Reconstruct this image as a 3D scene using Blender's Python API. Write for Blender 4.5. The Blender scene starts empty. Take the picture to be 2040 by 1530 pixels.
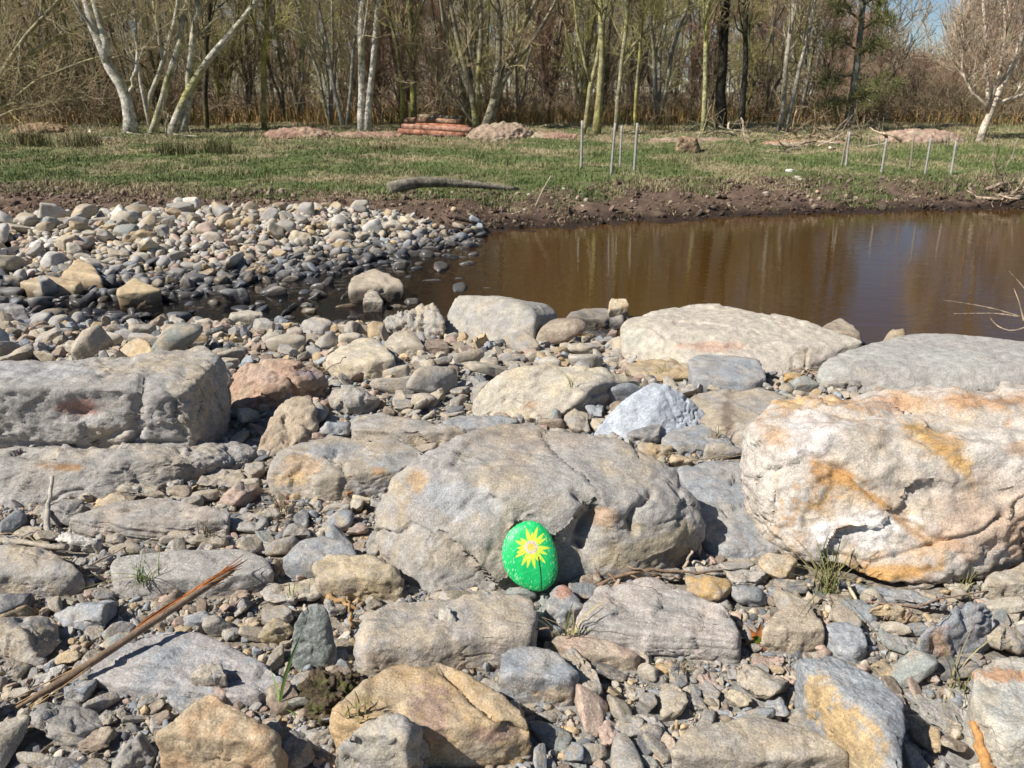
import bpy, bmesh, math, random
import numpy as np
from math import radians as R

# ---------------------------------------------------------------- camera, sky, sun, exposure
S = bpy.context.scene
C = S.collection
PITCH, FPX, CAMZ = R(20.0), 1600.0, 1.0
cam = bpy.data.cameras.new('camera')
camo = bpy.data.objects.new('camera', cam); C.objects.link(camo)
camo.location = (0, 0, CAMZ); camo.rotation_euler = (R(90) - PITCH, 0, 0)
cam.sensor_width = 36; cam.lens = 36 * FPX / 2040
cam.clip_start = 0.05; cam.clip_end = 3000
cam.dof.use_dof = True; cam.dof.focus_distance = 2.0; cam.dof.aperture_fstop = 12
S.camera = camo
SHX, SHY = 0.92, 0.42                      # shadow displacement per metre of height: right and away
sun_el = math.atan2(1, math.hypot(SHX, SHY))
sdir = np.array([-SHX, -SHY, 1.0]); sdir /= np.linalg.norm(sdir)
W = bpy.data.worlds.new('World'); S.world = W; W.use_nodes = True
wn = W.node_tree; bg = wn.nodes['Background']
sky = wn.nodes.new('ShaderNodeTexSky'); sky.sky_type = 'NISHITA'; sky.sun_disc = False
sky.sun_elevation = sun_el; sky.sun_rotation = math.atan2(sdir[0], sdir[1])
sky.air_density = 0.8; sky.dust_density = 0.05; sky.ozone_density = 3.0
wn.links.new(sky.outputs[0], bg.inputs[0]); bg.inputs[1].default_value = 0.058
sun = bpy.data.lights.new('sun', 'SUN'); sun.energy = 5.0; sun.angle = R(0.55); sun.color = (1.0, 0.955, 0.88)
suno = bpy.data.objects.new('sun', sun); C.objects.link(suno)
from mathutils import Vector
suno.rotation_euler = Vector(sdir).to_track_quat('Z', 'Y').to_euler()
suno.location = (-5, -6, 8)
S.view_settings.view_transform = 'Standard'; S.view_settings.look = 'None'
S.view_settings.exposure = 0.5; S.view_settings.gamma = 1.0
S.cycles.max_bounces = 6; S.cycles.transparent_max_bounces = 6

# ---------------------------------------------------------------- helpers
rng = np.random.default_rng(11)
cp, sp = math.cos(PITCH), math.sin(PITCH)
CAM = np.array([0, 0, CAMZ])
def ray(px, py):
    u = (px - 1020) / FPX; v = (765 - py) / FPX
    return np.array([u, cp + v * sp, -sp + v * cp])
def P(px, py, z):                          # point of the line of sight at height z
    r = ray(px, py); return CAM + r * ((z - CAMZ) / r[2])
def PY(px, py, Y):                         # point of the line of sight at distance Y
    r = ray(px, py); return CAM + r * (Y / r[1])
def proj(p):
    q = np.asarray(p) - CAM
    d = q[..., 1] * cp - q[..., 2] * sp; v = q[..., 1] * sp + q[..., 2] * cp
    return 1020 + FPX * q[..., 0] / d, 765 - FPX * v / d
def sm(x): x = np.clip(x, 0, 1); return x * x * (3 - 2 * x)

_g = np.random.default_rng(3)
PERM = np.concatenate([_g.permutation(256)] * 3); GR = _g.normal(size=(256, 3)); GR /= np.linalg.norm(GR, axis=1)[:, None]
def pn(p):
    i = np.floor(p).astype(np.int64); f = p - i; i &= 255
    w = f * f * f * (f * (f * 6 - 15) + 10); out = 0
    for a in (0, 1):
        wx = w[:, 0] if a else 1 - w[:, 0]; pa = PERM[i[:, 0] + a]
        for b in (0, 1):
            wy = w[:, 1] if b else 1 - w[:, 1]; pb = PERM[pa + i[:, 1] + b]
            for c in (0, 1):
                wz = w[:, 2] if c else 1 - w[:, 2]
                g = GR[PERM[pb + i[:, 2] + c]]
                out = out + wx * wy * wz * (g[:, 0] * (f[:, 0] - a) + g[:, 1] * (f[:, 1] - b) + g[:, 2] * (f[:, 2] - c))
    return out
def fbm(p, o=4, gain=0.5):
    s, a = 0, 1.0
    for k in range(o):
        s = s + a * pn(p + 17.3 * k); p = p * 2.03; a *= gain
    return s

# terrain --------------------------------------------------------------------
WZ = -0.20
_fx = [-14, -6, -3.1, -2.07, -1.2, -.55, -.25, 0, 1, 2.5, 5.5, 10, 30, 100]
_fy = [4.4, 4.7, 4.9, 5.3, 6.05, 6.8, 7.25, 7.45, 7.8, 8.35, 8.85, 9.2, 10.5, 15]
def terrain(x, y, detail=True):
    x = np.asarray(x, float); y = np.asarray(y, float)
    far = np.interp(x, _fx, _fy); d = y - far
    F_ = np.interp(y, [6, 7.4, 9, 12, 17, 20, 40, 200, 900], [.0, .0, .05, .12, .28, .33, .45, .6, .6])
    wid = np.where(x < -.6, 1.3, 1.1)
    up = WZ + sm(np.clip(d / wid, 0, 1)) ** .8 * (F_ - WZ)
    shallow = np.interp(x, [-3, -.5, .5, 1.5], [.07, .12, .3, .4])
    down = WZ - shallow * sm(-d / 1.0)
    a = np.where(d > 0, up, down)
    ny = np.interp(x, [-5, -1, 0, 1, 3], [4.25, 4.15, 3.95, 3.75, 3.6])
    near = np.interp(y - ny, [-1.1, -.6, 0, .35, .9, 1.5], [0.0, -.05, WZ, WZ - .06, WZ - .1, WZ - .5])
    z = np.maximum(a, near) if True else a
    if detail:
        q = np.stack([x.ravel(), y.ravel(), 0 * x.ravel()], 1)
        amp = np.interp(y.ravel(), [0, 4, 8, 12, 40], [.012, .012, .03, .05, .12])
        z = z + (fbm(q * 1.3, 3) * amp + pn(q * 7) * amp * .25).reshape(x.shape)
    return z
def tz(x, y): return float(terrain(np.array([x]), np.array([y]))[0])
def G(px, py, near=False):                  # where the line of sight meets the ground
    r = ray(px, py); t = np.geomspace(.5, 120, 1500); q = CAM + r * t[:, None]
    h = q[:, 2] - terrain(q[:, 0], q[:, 1]); k = np.argmax(h < 0) if (h < 0).any() else len(t) - 1
    return q[k]

def mesh(name, v, tris, col=None, mat=None, parent=None, quads=False, smooth=True, origin=None, col_name='Col'):
    v = np.asarray(v, np.float32); tris = np.asarray(tris, np.int32); k = tris.shape[1]; n = len(tris)
    o0 = np.zeros(3) if origin is None else np.asarray(origin, float)
    me = bpy.data.meshes.new(name)
    me.vertices.add(len(v)); me.vertices.foreach_set('co', (v - o0).astype(np.float32).ravel())
    me.loops.add(n * k); me.loops.foreach_set('vertex_index', tris.ravel())
    me.polygons.add(n); me.polygons.foreach_set('loop_start', np.arange(0, n * k, k, dtype=np.int32))
    me.polygons.foreach_set('use_smooth', np.full(n, smooth))
    if col is not None:
        at = me.color_attributes.new(col_name, 'FLOAT_COLOR', 'POINT')
        c = np.ones((len(v), 4), np.float32); c[:, :3] = np.clip(col, 0, 1); at.data.foreach_set('color', c.ravel())
    me.update(calc_edges=True); me.validate()
    if mat: me.materials.append(mat)
    o = bpy.data.objects.new(name, me); C.objects.link(o); o.location = o0
    if parent is not None:
        o.parent = parent; o.location = o0 - np.array(parent.location) if origin is not None else -np.array(parent.location)
    return o
def empty(name, loc):
    o = bpy.data.objects.new(name, None); C.objects.link(o); o.location = [float(c) for c in loc]; o.empty_display_size = .05
    return o
def tag(o, label=None, cat=None, group=None, kind=None):
    if label: o['label'] = label
    if cat: o['category'] = cat
    if group: o['group'] = group
    if kind: o['kind'] = kind
    return o

# ---------------------------------------------------------------- materials
def nodes(name):
    m = bpy.data.materials.new(name); m.use_nodes = True; nt = m.node_tree
    b = nt.nodes['Principled BSDF']; return m, nt, b
def N(nt, t, **kw):
    n = nt.nodes.new(t)
    for k, v in kw.items():
        if k.startswith('i_'): n.inputs[k[2:].replace('_', ' ')].default_value = v
        else: setattr(n, k, v)
    return n
def mat_surface(name, rough=.85, spec=.3, fine=160, finek=.28, mid=22, midk=.25, bump=.5, bdist=.004, wet=False, stretch=None, bfine=90, crk=0):
    m, nt, b = nodes(name); L = nt.links.new
    at = N(nt, 'ShaderNodeAttribute', attribute_name='Col')
    tc = N(nt, 'ShaderNodeTexCoord'); vec = tc.outputs['Object']
    if stretch:
        mp = N(nt, 'ShaderNodeMapping'); mp.inputs['Scale'].default_value = stretch; L(vec, mp.inputs[0]); vec = mp.outputs[0]
    n1 = N(nt, 'ShaderNodeTexNoise', i_Scale=fine, i_Detail=3.0, i_Roughness=.7); L(vec, n1.inputs['Vector'])
    n2 = N(nt, 'ShaderNodeTexNoise', i_Scale=mid, i_Detail=6.0, i_Roughness=.65); L(vec, n2.inputs['Vector'])
    r1 = N(nt, 'ShaderNodeMapRange'); L(n1.outputs[0], r1.inputs[0]); r1.inputs[1].default_value = .3; r1.inputs[2].default_value = .7
    r1.inputs[3].default_value = 1 - finek; r1.inputs[4].default_value = 1 + finek
    r2 = N(nt, 'ShaderNodeMapRange'); L(n2.outputs[0], r2.inputs[0]); r2.inputs[1].default_value = .32; r2.inputs[2].default_value = .68
    r2.inputs[3].default_value = 1 - midk; r2.inputs[4].default_value = 1 + midk
    mu = N(nt, 'ShaderNodeMath', operation='MULTIPLY'); L(r1.outputs[0], mu.inputs[0]); L(r2.outputs[0], mu.inputs[1])
    vm = N(nt, 'ShaderNodeVectorMath', operation='SCALE'); L(at.outputs['Color'], vm.inputs[0]); L(mu.outputs[0], vm.inputs['Scale'])
    colout = vm.outputs[0]
    b.inputs['Roughness'].default_value = rough; b.inputs['Specular IOR Level'].default_value = spec
    if wet:
        ge = N(nt, 'ShaderNodeNewGeometry'); sx = N(nt, 'ShaderNodeSeparateXYZ'); L(ge.outputs['Position'], sx.inputs[0])
        n3 = N(nt, 'ShaderNodeTexNoise', i_Scale=5.0, i_Detail=3.0); L(ge.outputs['Position'], n3.inputs['Vector'])
        ad = N(nt, 'ShaderNodeMath', operation='MULTIPLY_ADD'); L(n3.outputs[0], ad.inputs[0]); ad.inputs[1].default_value = -.12
        L(sx.outputs[2], ad.inputs[2])
        mr = N(nt, 'ShaderNodeMapRange'); L(ad.outputs[0], mr.inputs[0]); mr.inputs[1].default_value = WZ - .035; mr.inputs[2].default_value = WZ + .035
        mr.inputs[3].default_value = 1; mr.inputs[4].default_value = 0
        mx = N(nt, 'ShaderNodeMix', data_type='RGBA', blend_type='MULTIPLY'); L(mr.outputs[0], mx.inputs['Factor'])
        L(colout, mx.inputs['A']); mx.inputs['B'].default_value = (.30, .295, .30, 1); colout = mx.outputs['Result']
        rr = N(nt, 'ShaderNodeMapRange'); L(mr.outputs[0], rr.inputs[0]); rr.inputs[3].default_value = rough; rr.inputs[4].default_value = .33
        L(rr.outputs[0], b.inputs['Roughness'])
    L(colout, b.inputs['Base Color'])
    n4 = N(nt, 'ShaderNodeTexNoise', i_Scale=bfine, i_Detail=7.0, i_Roughness=.68); L(vec, n4.inputs['Vector'])
    hgt = n4.outputs[0]
    if crk:
        n5 = N(nt, 'ShaderNodeTexNoise', i_Scale=crk, i_Detail=5.0, i_Roughness=.6); n5.noise_type = 'RIDGED_MULTIFRACTAL'; L(vec, n5.inputs['Vector'])
        r5 = N(nt, 'ShaderNodeMapRange'); L(n5.outputs[0], r5.inputs[0]); r5.inputs[1].default_value = 1.15; r5.inputs[2].default_value = 1.7; r5.inputs[3].default_value = 0; r5.inputs[4].default_value = -.8
        a5 = N(nt, 'ShaderNodeMath', operation='ADD'); L(hgt, a5.inputs[0]); L(r5.outputs[0], a5.inputs[1]); hgt = a5.outputs[0]
    bp = N(nt, 'ShaderNodeBump', i_Strength=bump, i_Distance=bdist); L(hgt, bp.inputs['Height']); L(bp.outputs[0], b.inputs['Normal'])
    return m
M_rock = mat_surface('stone', fine=300, finek=.38, mid=34, midk=.24, bump=.9, bdist=.005, bfine=110, wet=True, crk=11)
M_cob = mat_surface('cobble_stone', fine=120, finek=.15, mid=18, midk=.18, bump=.5, bdist=.004, bfine=45, wet=True)
M_grav = mat_surface('gravel', fine=150, finek=.2, mid=25, midk=.15, bump=.4, bdist=.003, wet=True)
M_soil = mat_surface('soil', rough=.95, spec=.15, fine=60, finek=.3, mid=7, midk=.25, bump=1.0, bdist=.012, bfine=40, wet=True)
M_bark = mat_surface('bark', rough=.9, spec=.15, fine=34, finek=.45, mid=8, midk=.6, bump=1, bdist=.02, bfine=20)
M_twig = mat_surface('twig', rough=.8, spec=.2, fine=8, finek=.15, mid=1.2, midk=.3, bump=0)
M_wood = mat_surface('weathered_wood', rough=.85, spec=.2, fine=140, finek=.3, mid=40, midk=.25, bump=.8, bdist=.003, bfine=120)
M_grass = mat_surface('grass_blades', rough=.6, spec=.25, fine=3, finek=.1, mid=.6, midk=.2, bump=0)
M_grass.node_tree.nodes['Principled BSDF'].inputs['Subsurface Weight'].default_value = 0
def water_mat():
    m, nt, b = nodes('pond_water'); L = nt.links.new
    ge = N(nt, 'ShaderNodeNewGeometry')
    b.inputs['Roughness'].default_value = .03; b.inputs['IOR'].default_value = 1.5
    at = N(nt, 'ShaderNodeAttribute', attribute_name='Col'); L(at.outputs['Color'], b.inputs['Base Color'])
    mp = N(nt, 'ShaderNodeMapping'); mp.inputs['Scale'].default_value = (1.6, 5.5, 1); L(ge.outputs['Position'], mp.inputs[0])
    n1 = N(nt, 'ShaderNodeTexNoise', i_Scale=2.6, i_Detail=3.0, i_Roughness=.55); L(mp.outputs[0], n1.inputs['Vector'])
    n2 = N(nt, 'ShaderNodeTexNoise', i_Scale=14.0, i_Detail=2.0, i_Roughness=.5); L(ge.outputs['Position'], n2.inputs['Vector'])
    sx = N(nt, 'ShaderNodeSeparateXYZ'); L(ge.outputs['Position'], sx.inputs[0])
    mr = N(nt, 'ShaderNodeMapRange'); L(sx.outputs[0], mr.inputs[0]); mr.inputs[1].default_value = -.6; mr.inputs[2].default_value = .3
    mr.inputs[3].default_value = 1.8; mr.inputs[4].default_value = .03
    s = N(nt, 'ShaderNodeMath', operation='MULTIPLY'); L(n2.outputs[0], s.inputs[0]); L(mr.outputs[0], s.inputs[1])
    a = N(nt, 'ShaderNodeMath', operation='ADD'); L(n1.outputs[0], a.inputs[0]); L(s.outputs[0], a.inputs[1])
    bp = N(nt, 'ShaderNodeBump', i_Strength=.5, i_Distance=.0036); L(a.outputs[0], bp.inputs['Height']); L(bp.outputs[0], b.inputs['Normal'])
    tr = N(nt, 'ShaderNodeBsdfTransparent'); tr.inputs[0].default_value = (.78, .62, .42, 1)
    mx = N(nt, 'ShaderNodeMixShader'); out = nt.nodes['Material Output']
    lw = N(nt, 'ShaderNodeLayerWeight', i_Blend=.12); 
    al = N(nt, 'ShaderNodeMapRange'); L(at.outputs['Alpha'], al.inputs[0]); al.inputs[3].default_value = .0; al.inputs[4].default_value = .85
    inv = N(nt, 'ShaderNodeMath', operation='SUBTRACT'); inv.inputs[0].default_value = 1; L(lw.outputs['Fresnel'], inv.inputs[1])
    f = N(nt, 'ShaderNodeMath', operation='MULTIPLY'); L(inv.outputs[0], f.inputs[0]); L(al.outputs[0], f.inputs[1])
    L(f.outputs[0], mx.inputs[0]); L(b.outputs[0], mx.inputs[1]); L(tr.outputs[0], mx.inputs[2]); L(mx.outputs[0], out.inputs[0])
    return m
M_water = water_mat()

# ---------------------------------------------------------------- ground sheet and water sheet
def grid(ys, ss):
    ny, nx = len(ys), len(ss)
    Y = np.repeat(ys[:, None], nx, 1); X = ss[None, :] * (np.abs(Y) * .9 + 2.2)
    i = np.arange(ny * nx).reshape(ny, nx)
    q = np.stack([i[:-1, :-1], i[:-1, 1:], i[1:, 1:], i[1:, :-1]], -1).reshape(-1, 4)
    return X.ravel(), Y.ravel(), q
ys = np.concatenate([np.linspace(-4, .6, 16)[:-1], np.linspace(.6, 4.5, 260)[:-1], np.linspace(4.5, 20, 380)[:-1], np.geomspace(20, 900, 60)])
ss = np.concatenate([np.linspace(-8, -1.02, 14)[:-1], np.linspace(-1.02, 1.02, 460), np.linspace(1.02, 8, 14)[1:]])
X, Y, q = grid(ys, ss)
Z = terrain(X, Y)
_q = np.stack([X, Y, X * 0], 1); Z += np.where((Y > 6.8) & (Y < 20), .035 * fbm(_q * 4.3, 4, .6) * (Z > WZ - .02), 0)
pp = np.stack([X, Y, X * 0], 1)
nz = fbm(pp * .9, 4); nz2 = fbm(pp * 3.1 + 40, 4); nz3 = fbm(pp * 9 + 9, 3)
near_c = np.array([.26, .22, .17]) * (1 + .35 * nz2[:, None] + .3 * nz3[:, None])
grey = np.array([.30, .29, .27]) * (1 + .3 * nz3[:, None])
near_c = near_c + (grey - near_c) * sm(nz * 1.5 + .5)[:, None]
mud = np.array([.13, .088, .064]) * (1 + .45 * nz3[:, None] + .3 * nz2[:, None])
mud = mud + (np.array([.27, .19, .13]) - mud) * sm(nz2 * 1.6 - .35)[:, None]
green = np.array([.11, .13, .05]) * (1 + .5 * nz2[:, None] + .3 * nz3[:, None])
straw = np.array([.27, .22, .13]) * (1 + .3 * nz3[:, None])
mead = green + (straw - green) * sm(nz * 1.3 + nz2 * .8 + .35)[:, None]
woods = np.array([.11, .075, .045]) * (1 + .5 * nz2[:, None])
far = np.interp(X, _fx, _fy)
edge = far + np.interp(X, [-8, -5, -2, -1, 0, 1.5, 4, 8], [4.2, 3.9, 2.8, 1.6, .6, 1.0, .65, .55]) + nz * .35
t = sm((Y - edge) / .55 + nz3 * .5)[:, None]
col = np.where((Y < 4.6)[:, None], near_c, mud)
col = col + (mead - col) * t
col = col + (woods - col) * sm((Y - 19.5 + nz * 1.5) / 3)[:, None]
ground = tag(mesh('ground', np.stack([X, Y, Z], 1), q, col, M_soil), kind='structure')
wx = np.linspace(-16, 40, 60); wy = np.linspace(3.2, 14.5, 60)
Xw, Yw = np.meshgrid(wx, wy); i = np.arange(3600).reshape(60, 60)
qw = np.stack([i[:-1, :-1], i[:-1, 1:], i[1:, 1:], i[1:, :-1]], -1).reshape(-1, 4)
s_ = sm((Xw.ravel() + .65) / .8)[:, None]
wc = np.array([.012, .012, .014]) * (1 - s_) + np.array([.080, .039, .009]) * s_
water = mesh('water', np.stack([Xw.ravel(), Yw.ravel(), Xw.ravel() * 0 + WZ], 1), qw, wc, M_water)
_c = np.ones((3600, 4), np.float32); _c[:, :3] = wc; _c[:, 3] = .55 * (1 - s_[:, 0]) + .25 * s_[:, 0]
water.data.color_attributes['Col'].data.foreach_set('color', _c.ravel())
tag(water, kind='structure')

# ---------------------------------------------------------------- stones
_ico = {}
def ico(l):
    if l not in _ico:
        bm = bmesh.new(); bmesh.ops.create_icosphere(bm, subdivisions=l, radius=1)
        _ico[l] = (np.array([v.co[:] for v in bm.verts]), np.array([[v.index for v in f.verts] for f in bm.faces], np.int32)); bm.free()
    return _ico[l]
def vnorm(v, f):
    n = np.cross(v[f[:, 1]] - v[f[:, 0]], v[f[:, 2]] - v[f[:, 0]]); o = np.zeros_like(v)
    for k in range(3): np.add.at(o, f[:, k], n)
    return o / (np.linalg.norm(o, axis=1)[:, None] + 1e-12)
def hull_planes(pts):
    bm = bmesh.new()
    for p in pts: bm.verts.new([float(c) for c in p])
    r = bmesh.ops.convex_hull(bm, input=bm.verts); bm.normal_update()
    c = np.mean(pts, axis=0); out = []
    for f in bm.faces:
        n = np.array(f.normal[:]); d = float(n @ (np.array(f.verts[0].co[:]) - c))
        if d < 0: n, d = -n, -d
        if np.linalg.norm(n) < .5 or f.calc_area() < 1e-7: continue
        if not any(n @ m > .985 and abs(d - e) < .04 * max(d, .01) + .004 for m, e in out): out.append((n, max(d, .004)))
    bm.free()
    return c, np.array([o[0] for o in out]), np.array([o[1] for o in out])
def body(pts, level=5, p=18, cuts=0, seed=0, cutk=(.86, .97)):
    r = np.random.default_rng(seed); pts = np.asarray(pts, float)
    c, n, d = hull_planes(pts)
    if cuts:
        m = r.normal(size=(cuts, 3)); m /= np.linalg.norm(m, axis=1)[:, None]
        h = ((pts - c) @ m.T).max(0) * r.uniform(*cutk, cuts)
        n = np.vstack([n, m]); d = np.concatenate([d, h])
    q = pts - c; w, V = np.linalg.eigh(q.T @ q / len(q)); A = V * np.sqrt(np.maximum(w, w.max() * .02))
    D, f = ico(level); D = D @ A.T
    s = np.maximum(D @ n.T / d, 0); mx = s.max(1)
    t = 1 / (mx * ((s / mx[:, None]) ** p).sum(1) ** (1 / p))
    v = D * t[:, None]; lo, hi = (pts - c).min(0), (pts - c).max(0); vl, vh = v.min(0), v.max(0)
    v = c + np.where(v > 0, v * (hi / vh), v * (lo / vl))
    if np.linalg.det(A) < 0: f = f[:, ::-1]
    return v, f
def rough_up(v, f, size, seed, macro=.03, mid=.012, fine=.004, crack=0, strata=0, snorm=(0.1, -.2, 1), ridge=0, chip=0, cells=30):
    n = vnorm(v, f); o = seed * 7.77
    if chip:
        rc = np.random.default_rng(seed + 5); ci = v[rc.integers(len(v), size=cells)]; tv = rc.normal(size=(cells, 3)); w = v + .05 * size * np.stack([fbm(v * (4 / size) + o + k, 2) for k in (0, 9, 21)], 1)
        k = np.argmin(((w[:, None] - ci[None]) ** 2).sum(2), axis=1); dc = chip * np.clip(((v - ci[k]) * tv[k]).sum(1) * .5 + rc.normal(size=cells)[k] * .02 * size, -.12 * size, .05 * size); v = v + n * dc[:, None]; n = vnorm(v, f)
    d = macro * size * fbm(v * (1.6 / size) + o, 3) + mid * size * fbm(v * (5 / size) + o + 5, 3)
    d += fine * fbm(v * 45 + o, 4, .6)
    if ridge:
        rr = fbm(v * (3.2 / size) + o + 30, 3); d += ridge * size * (np.abs(rr) - .25)
    if crack:
        k = pn(v * (2.6 / size) + o + 11) + .25 * pn(v * (11 / size) + o); m = sm(pn(v * (1.5 / size) + o + 3) * 3 + .45)
        d -= crack * np.exp(-(k / .035) ** 2) * m
    if strata:
        s = np.array(snorm, float); s /= np.linalg.norm(s)
        u = (v @ s)[:, None] * np.array([[1, 0, 0]]) * (55 / 1) + v * 1.2 / size * .5 + o
        side = 1 - np.abs(n @ s) ** 2
        d += strata * fbm(u, 3, .6) * (.25 + side)
    return v + n * d[:, None], n
PAL = dict(grey=(.33, .31, .285), blue=(.275, .29, .305), beige=(.39, .33, .25), tan=(.44, .33, .20), ochre=(.47, .31, .14), pink=(.42, .31, .25),
           white=(.53, .50, .45), dark=(.15, .15, .155), green=(.27, .285, .265), pale=(.45, .405, .33), brown=(.27, .21, .16), cream=(.54, .46, .33), yellow=(.52, .41, .22))
WORD = dict(grey='grey', blue='blue-grey', beige='beige', tan='tan', ochre='ochre', pink='pinkish', white='whitish', dark='dark grey', green='greenish grey', pale='pale', brown='brown', cream='cream', yellow='yellowish')
def paint(v, n, size, seed, c1, c2, patches=(), veins=0, vein_col=(.6, .58, .53), mix=.5, grain=None, rust=0, stains=()):
    o = seed * 3.3; c1 = np.array(PAL.get(c1, c1) if isinstance(c1, str) else c1); c2 = np.array(PAL[c2] if isinstance(c2, str) else c2)
    a = fbm(v * (2.2 / size) + o, 4); b = fbm(v * (9 / size) + o + 9, 4, .65)
    col = c1 + (c2 - c1) * sm(a * 1.4 + b * .6 + mix)[:, None]
    col = col * (1 + .16 * b[:, None] + .1 * fbm(v * 60 + o, 2)[:, None])
    if grain is not None:
        g = np.array(grain, float); g /= np.linalg.norm(g)
        u = (v @ g)[:, None] * np.array([[70., 0, 0]]) + v * 4 + o
        col *= (1 + .28 * fbm(u, 3, .6))[:, None]
    if veins:
        k = np.abs(fbm(v * (2.0 / size) + o + 50, 3)); m = np.exp(-(k / .018) ** 2) * sm(pn(v * (2 / size) + o) * 2 + .3)
        col = col + (np.array(vein_col) - col) * (m * veins)[:, None]
    if rust:
        k = np.abs(fbm(v * (3.2 / size) + o + 70, 5, .62)); m = np.exp(-(k / .05) ** 2) * sm(fbm(v * (1.7 / size) + o + 5, 3) * 2 + .45); m = np.maximum(m, .75 * sm(fbm(v * (2.6 / size) + o + 91, 5, .62) * 2.6 - .55))
        col = col + (np.array([.44, .235, .085]) * (1 + .5 * b[:, None]) - col) * (m * rust)[:, None]
    if len(stains):
        X, Y = proj(v); toc = ((CAM - v) * n).sum(1) > -.02; jx, jy = 16 * fbm(v * 14, 4, .6), 16 * fbm(v * 14 + 8, 4, .6)
        for (pl, w, pc) in stains:
            best = np.full(len(v), 1e9)
            for (ax, ay), (bx, by) in zip(pl[:-1], pl[1:]):
                L2 = (bx - ax) ** 2 + (by - ay) ** 2; t = np.clip(((X + jx - ax) * (bx - ax) + (Y + jy - ay) * (by - ay)) / L2, 0, 1)
                best = np.minimum(best, np.hypot(X + jx - ax - t * (bx - ax), Y + jy - ay - t * (by - ay)))
            m = (np.exp(-(best / w) ** 2) * .9 + .45 * np.exp(-(best / (3.2 * w)) ** 2) * sm(b * 2.5 + .5)) * toc
            col = col + (np.array(pc) * (1 + .4 * b[:, None]) - col) * np.clip(m, 0, 1)[:, None]
    if len(patches):
        X, Y = proj(v); toc = ((CAM - v) * n).sum(1) > -.02
        for (px, py, rx, ry, pc, st) in patches:
            pc = np.array(PAL[pc] if isinstance(pc, str) else pc)
            d = np.sqrt(((X - px) / rx) ** 2 + ((Y - py) / ry) ** 2) + .75 * fbm(v * (6 / size) + px, 5, .65)
            w = (.35 * sm((1.5 - d) / .9) + .65 * sm((.95 - d + .5 * b) / .22)) * toc * st * .9
            col = col + (pc * (1 + .3 * b[:, None]) - col) * w[:, None]
    return col
def dent(v, n, dents):
    X, Y = proj(v); toc = ((CAM - v) * n).sum(1) > -.05; d = 0
    for (px, py, rx, ry, dep) in dents:
        r2 = ((X - px) / rx) ** 2 + ((Y - py) / ry) ** 2
        d = d - dep * np.exp(-r2 * 1.2) * toc
    return v + n * np.asarray(d)[:, None]
def groove(v, n, lines):
    X, Y = proj(v); toc = ((CAM - v) * n).sum(1) > -.05; d = np.zeros(len(v))
    jx = 5 * fbm(v * 30, 2); jy = 5 * fbm(v * 30 + 8, 2)
    for (pl, w, dep) in lines:
        best = np.full(len(v), 1e9)
        for (ax, ay), (bx, by) in zip(pl[:-1], pl[1:]):
            L2 = (bx - ax) ** 2 + (by - ay) ** 2; t = np.clip(((X + jx - ax) * (bx - ax) + (Y + jy - ay) * (by - ay)) / L2, 0, 1)
            best = np.minimum(best, np.hypot(X + jx - ax - t * (bx - ax), Y + jy - ay - t * (by - ay)))
        d -= dep * np.exp(-(best / w) ** 2) * toc
    return v + n * d[:, None]

# height map of what already lies on the near ground
HX0, HY0, HC = -3.2, .4, .01; HN = (660, 480)
HM = np.full(HN, -9.0)
def stamp(v, f=None):
    i = ((v[:, 0] - HX0) / HC).astype(int); j = ((v[:, 1] - HY0) / HC).astype(int)
    ok = (i >= 0) & (i < HN[0]) & (j >= 0) & (j < HN[1]); np.maximum.at(HM, (i[ok], j[ok]), v[ok, 2])
BOX = {}
def finish(name, v, f, col, mat, label, cat, group=None):
    org = np.array([v[:, 0].mean(), v[:, 1].mean(), v[:, 2].min()])
    o = mesh(name, v, f, col, mat, origin=org); tag(o, label, cat, group); stamp(v)
    x, y = proj(v); BOX[o.name] = (x.min(), y.min(), x.max(), y.max()); return o

LAND = []                                  # landmarks the generated labels refer to
def boulder(name, label, pts, c1='grey', c2='beige', level=6, p=16, cuts=4, seed=1, land=None, macro=.035, mid=.012, fine=.004, crack=.008, strata=0,
            snorm=(.1, -.2, 1), ridge=0, patches=(), veins=0, dents=(), lines=(), cat=None, mix=.5, grain=None, more=None, drop=.05, mat=None, chip=None, cells=34, rust=.12, stains=()):
    vs, fs, cs, off = [], [], [], 0
    for k, hp in enumerate([pts] + ([more] if more else [])):
        w = np.array([P(*q) for q in hp]); g = w[:, 2].min()
        lo = w.copy(); ce = w.mean(0); lo[:, :2] = ce[:2] + (lo[:, :2] - ce[:2]) * .93; lo[:, 2] = g - drop
        hw = np.vstack([w, lo])
        v, f = body(hw, level, p * 2, cuts, seed + k)
        size = float(np.mean(np.ptp(w, axis=0)[:2])) * .6 + .02
        v, n = rough_up(v, f, size, seed + k, macro, mid, fine, crack, strata, snorm, ridge, chip=chip if chip is not None else (.5 if p >= 15 else .25), cells=cells)
        if dents: v = dent(v, n, dents)
        if lines: v = groove(v, n, lines)
        n = vnorm(v, f)
        cs.append(paint(v, n, size, seed + k, c1, c2, patches, veins, mix=mix, grain=grain, rust=rust, stains=stains)); vs.append(v); fs.append(f + off); off += len(v)
    v = np.vstack(vs); o = finish(name, v, np.vstack(fs), np.vstack(cs), mat or M_rock, label, cat or name.replace('_', ' '))
    x, y = proj(v)
    if land: LAND.append((land, float((x.min() + x.max()) / 2), float((y.min() + y.max()) / 2), float(np.ptp(x) / 2), float(np.ptp(y) / 2)))
    return o

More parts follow.
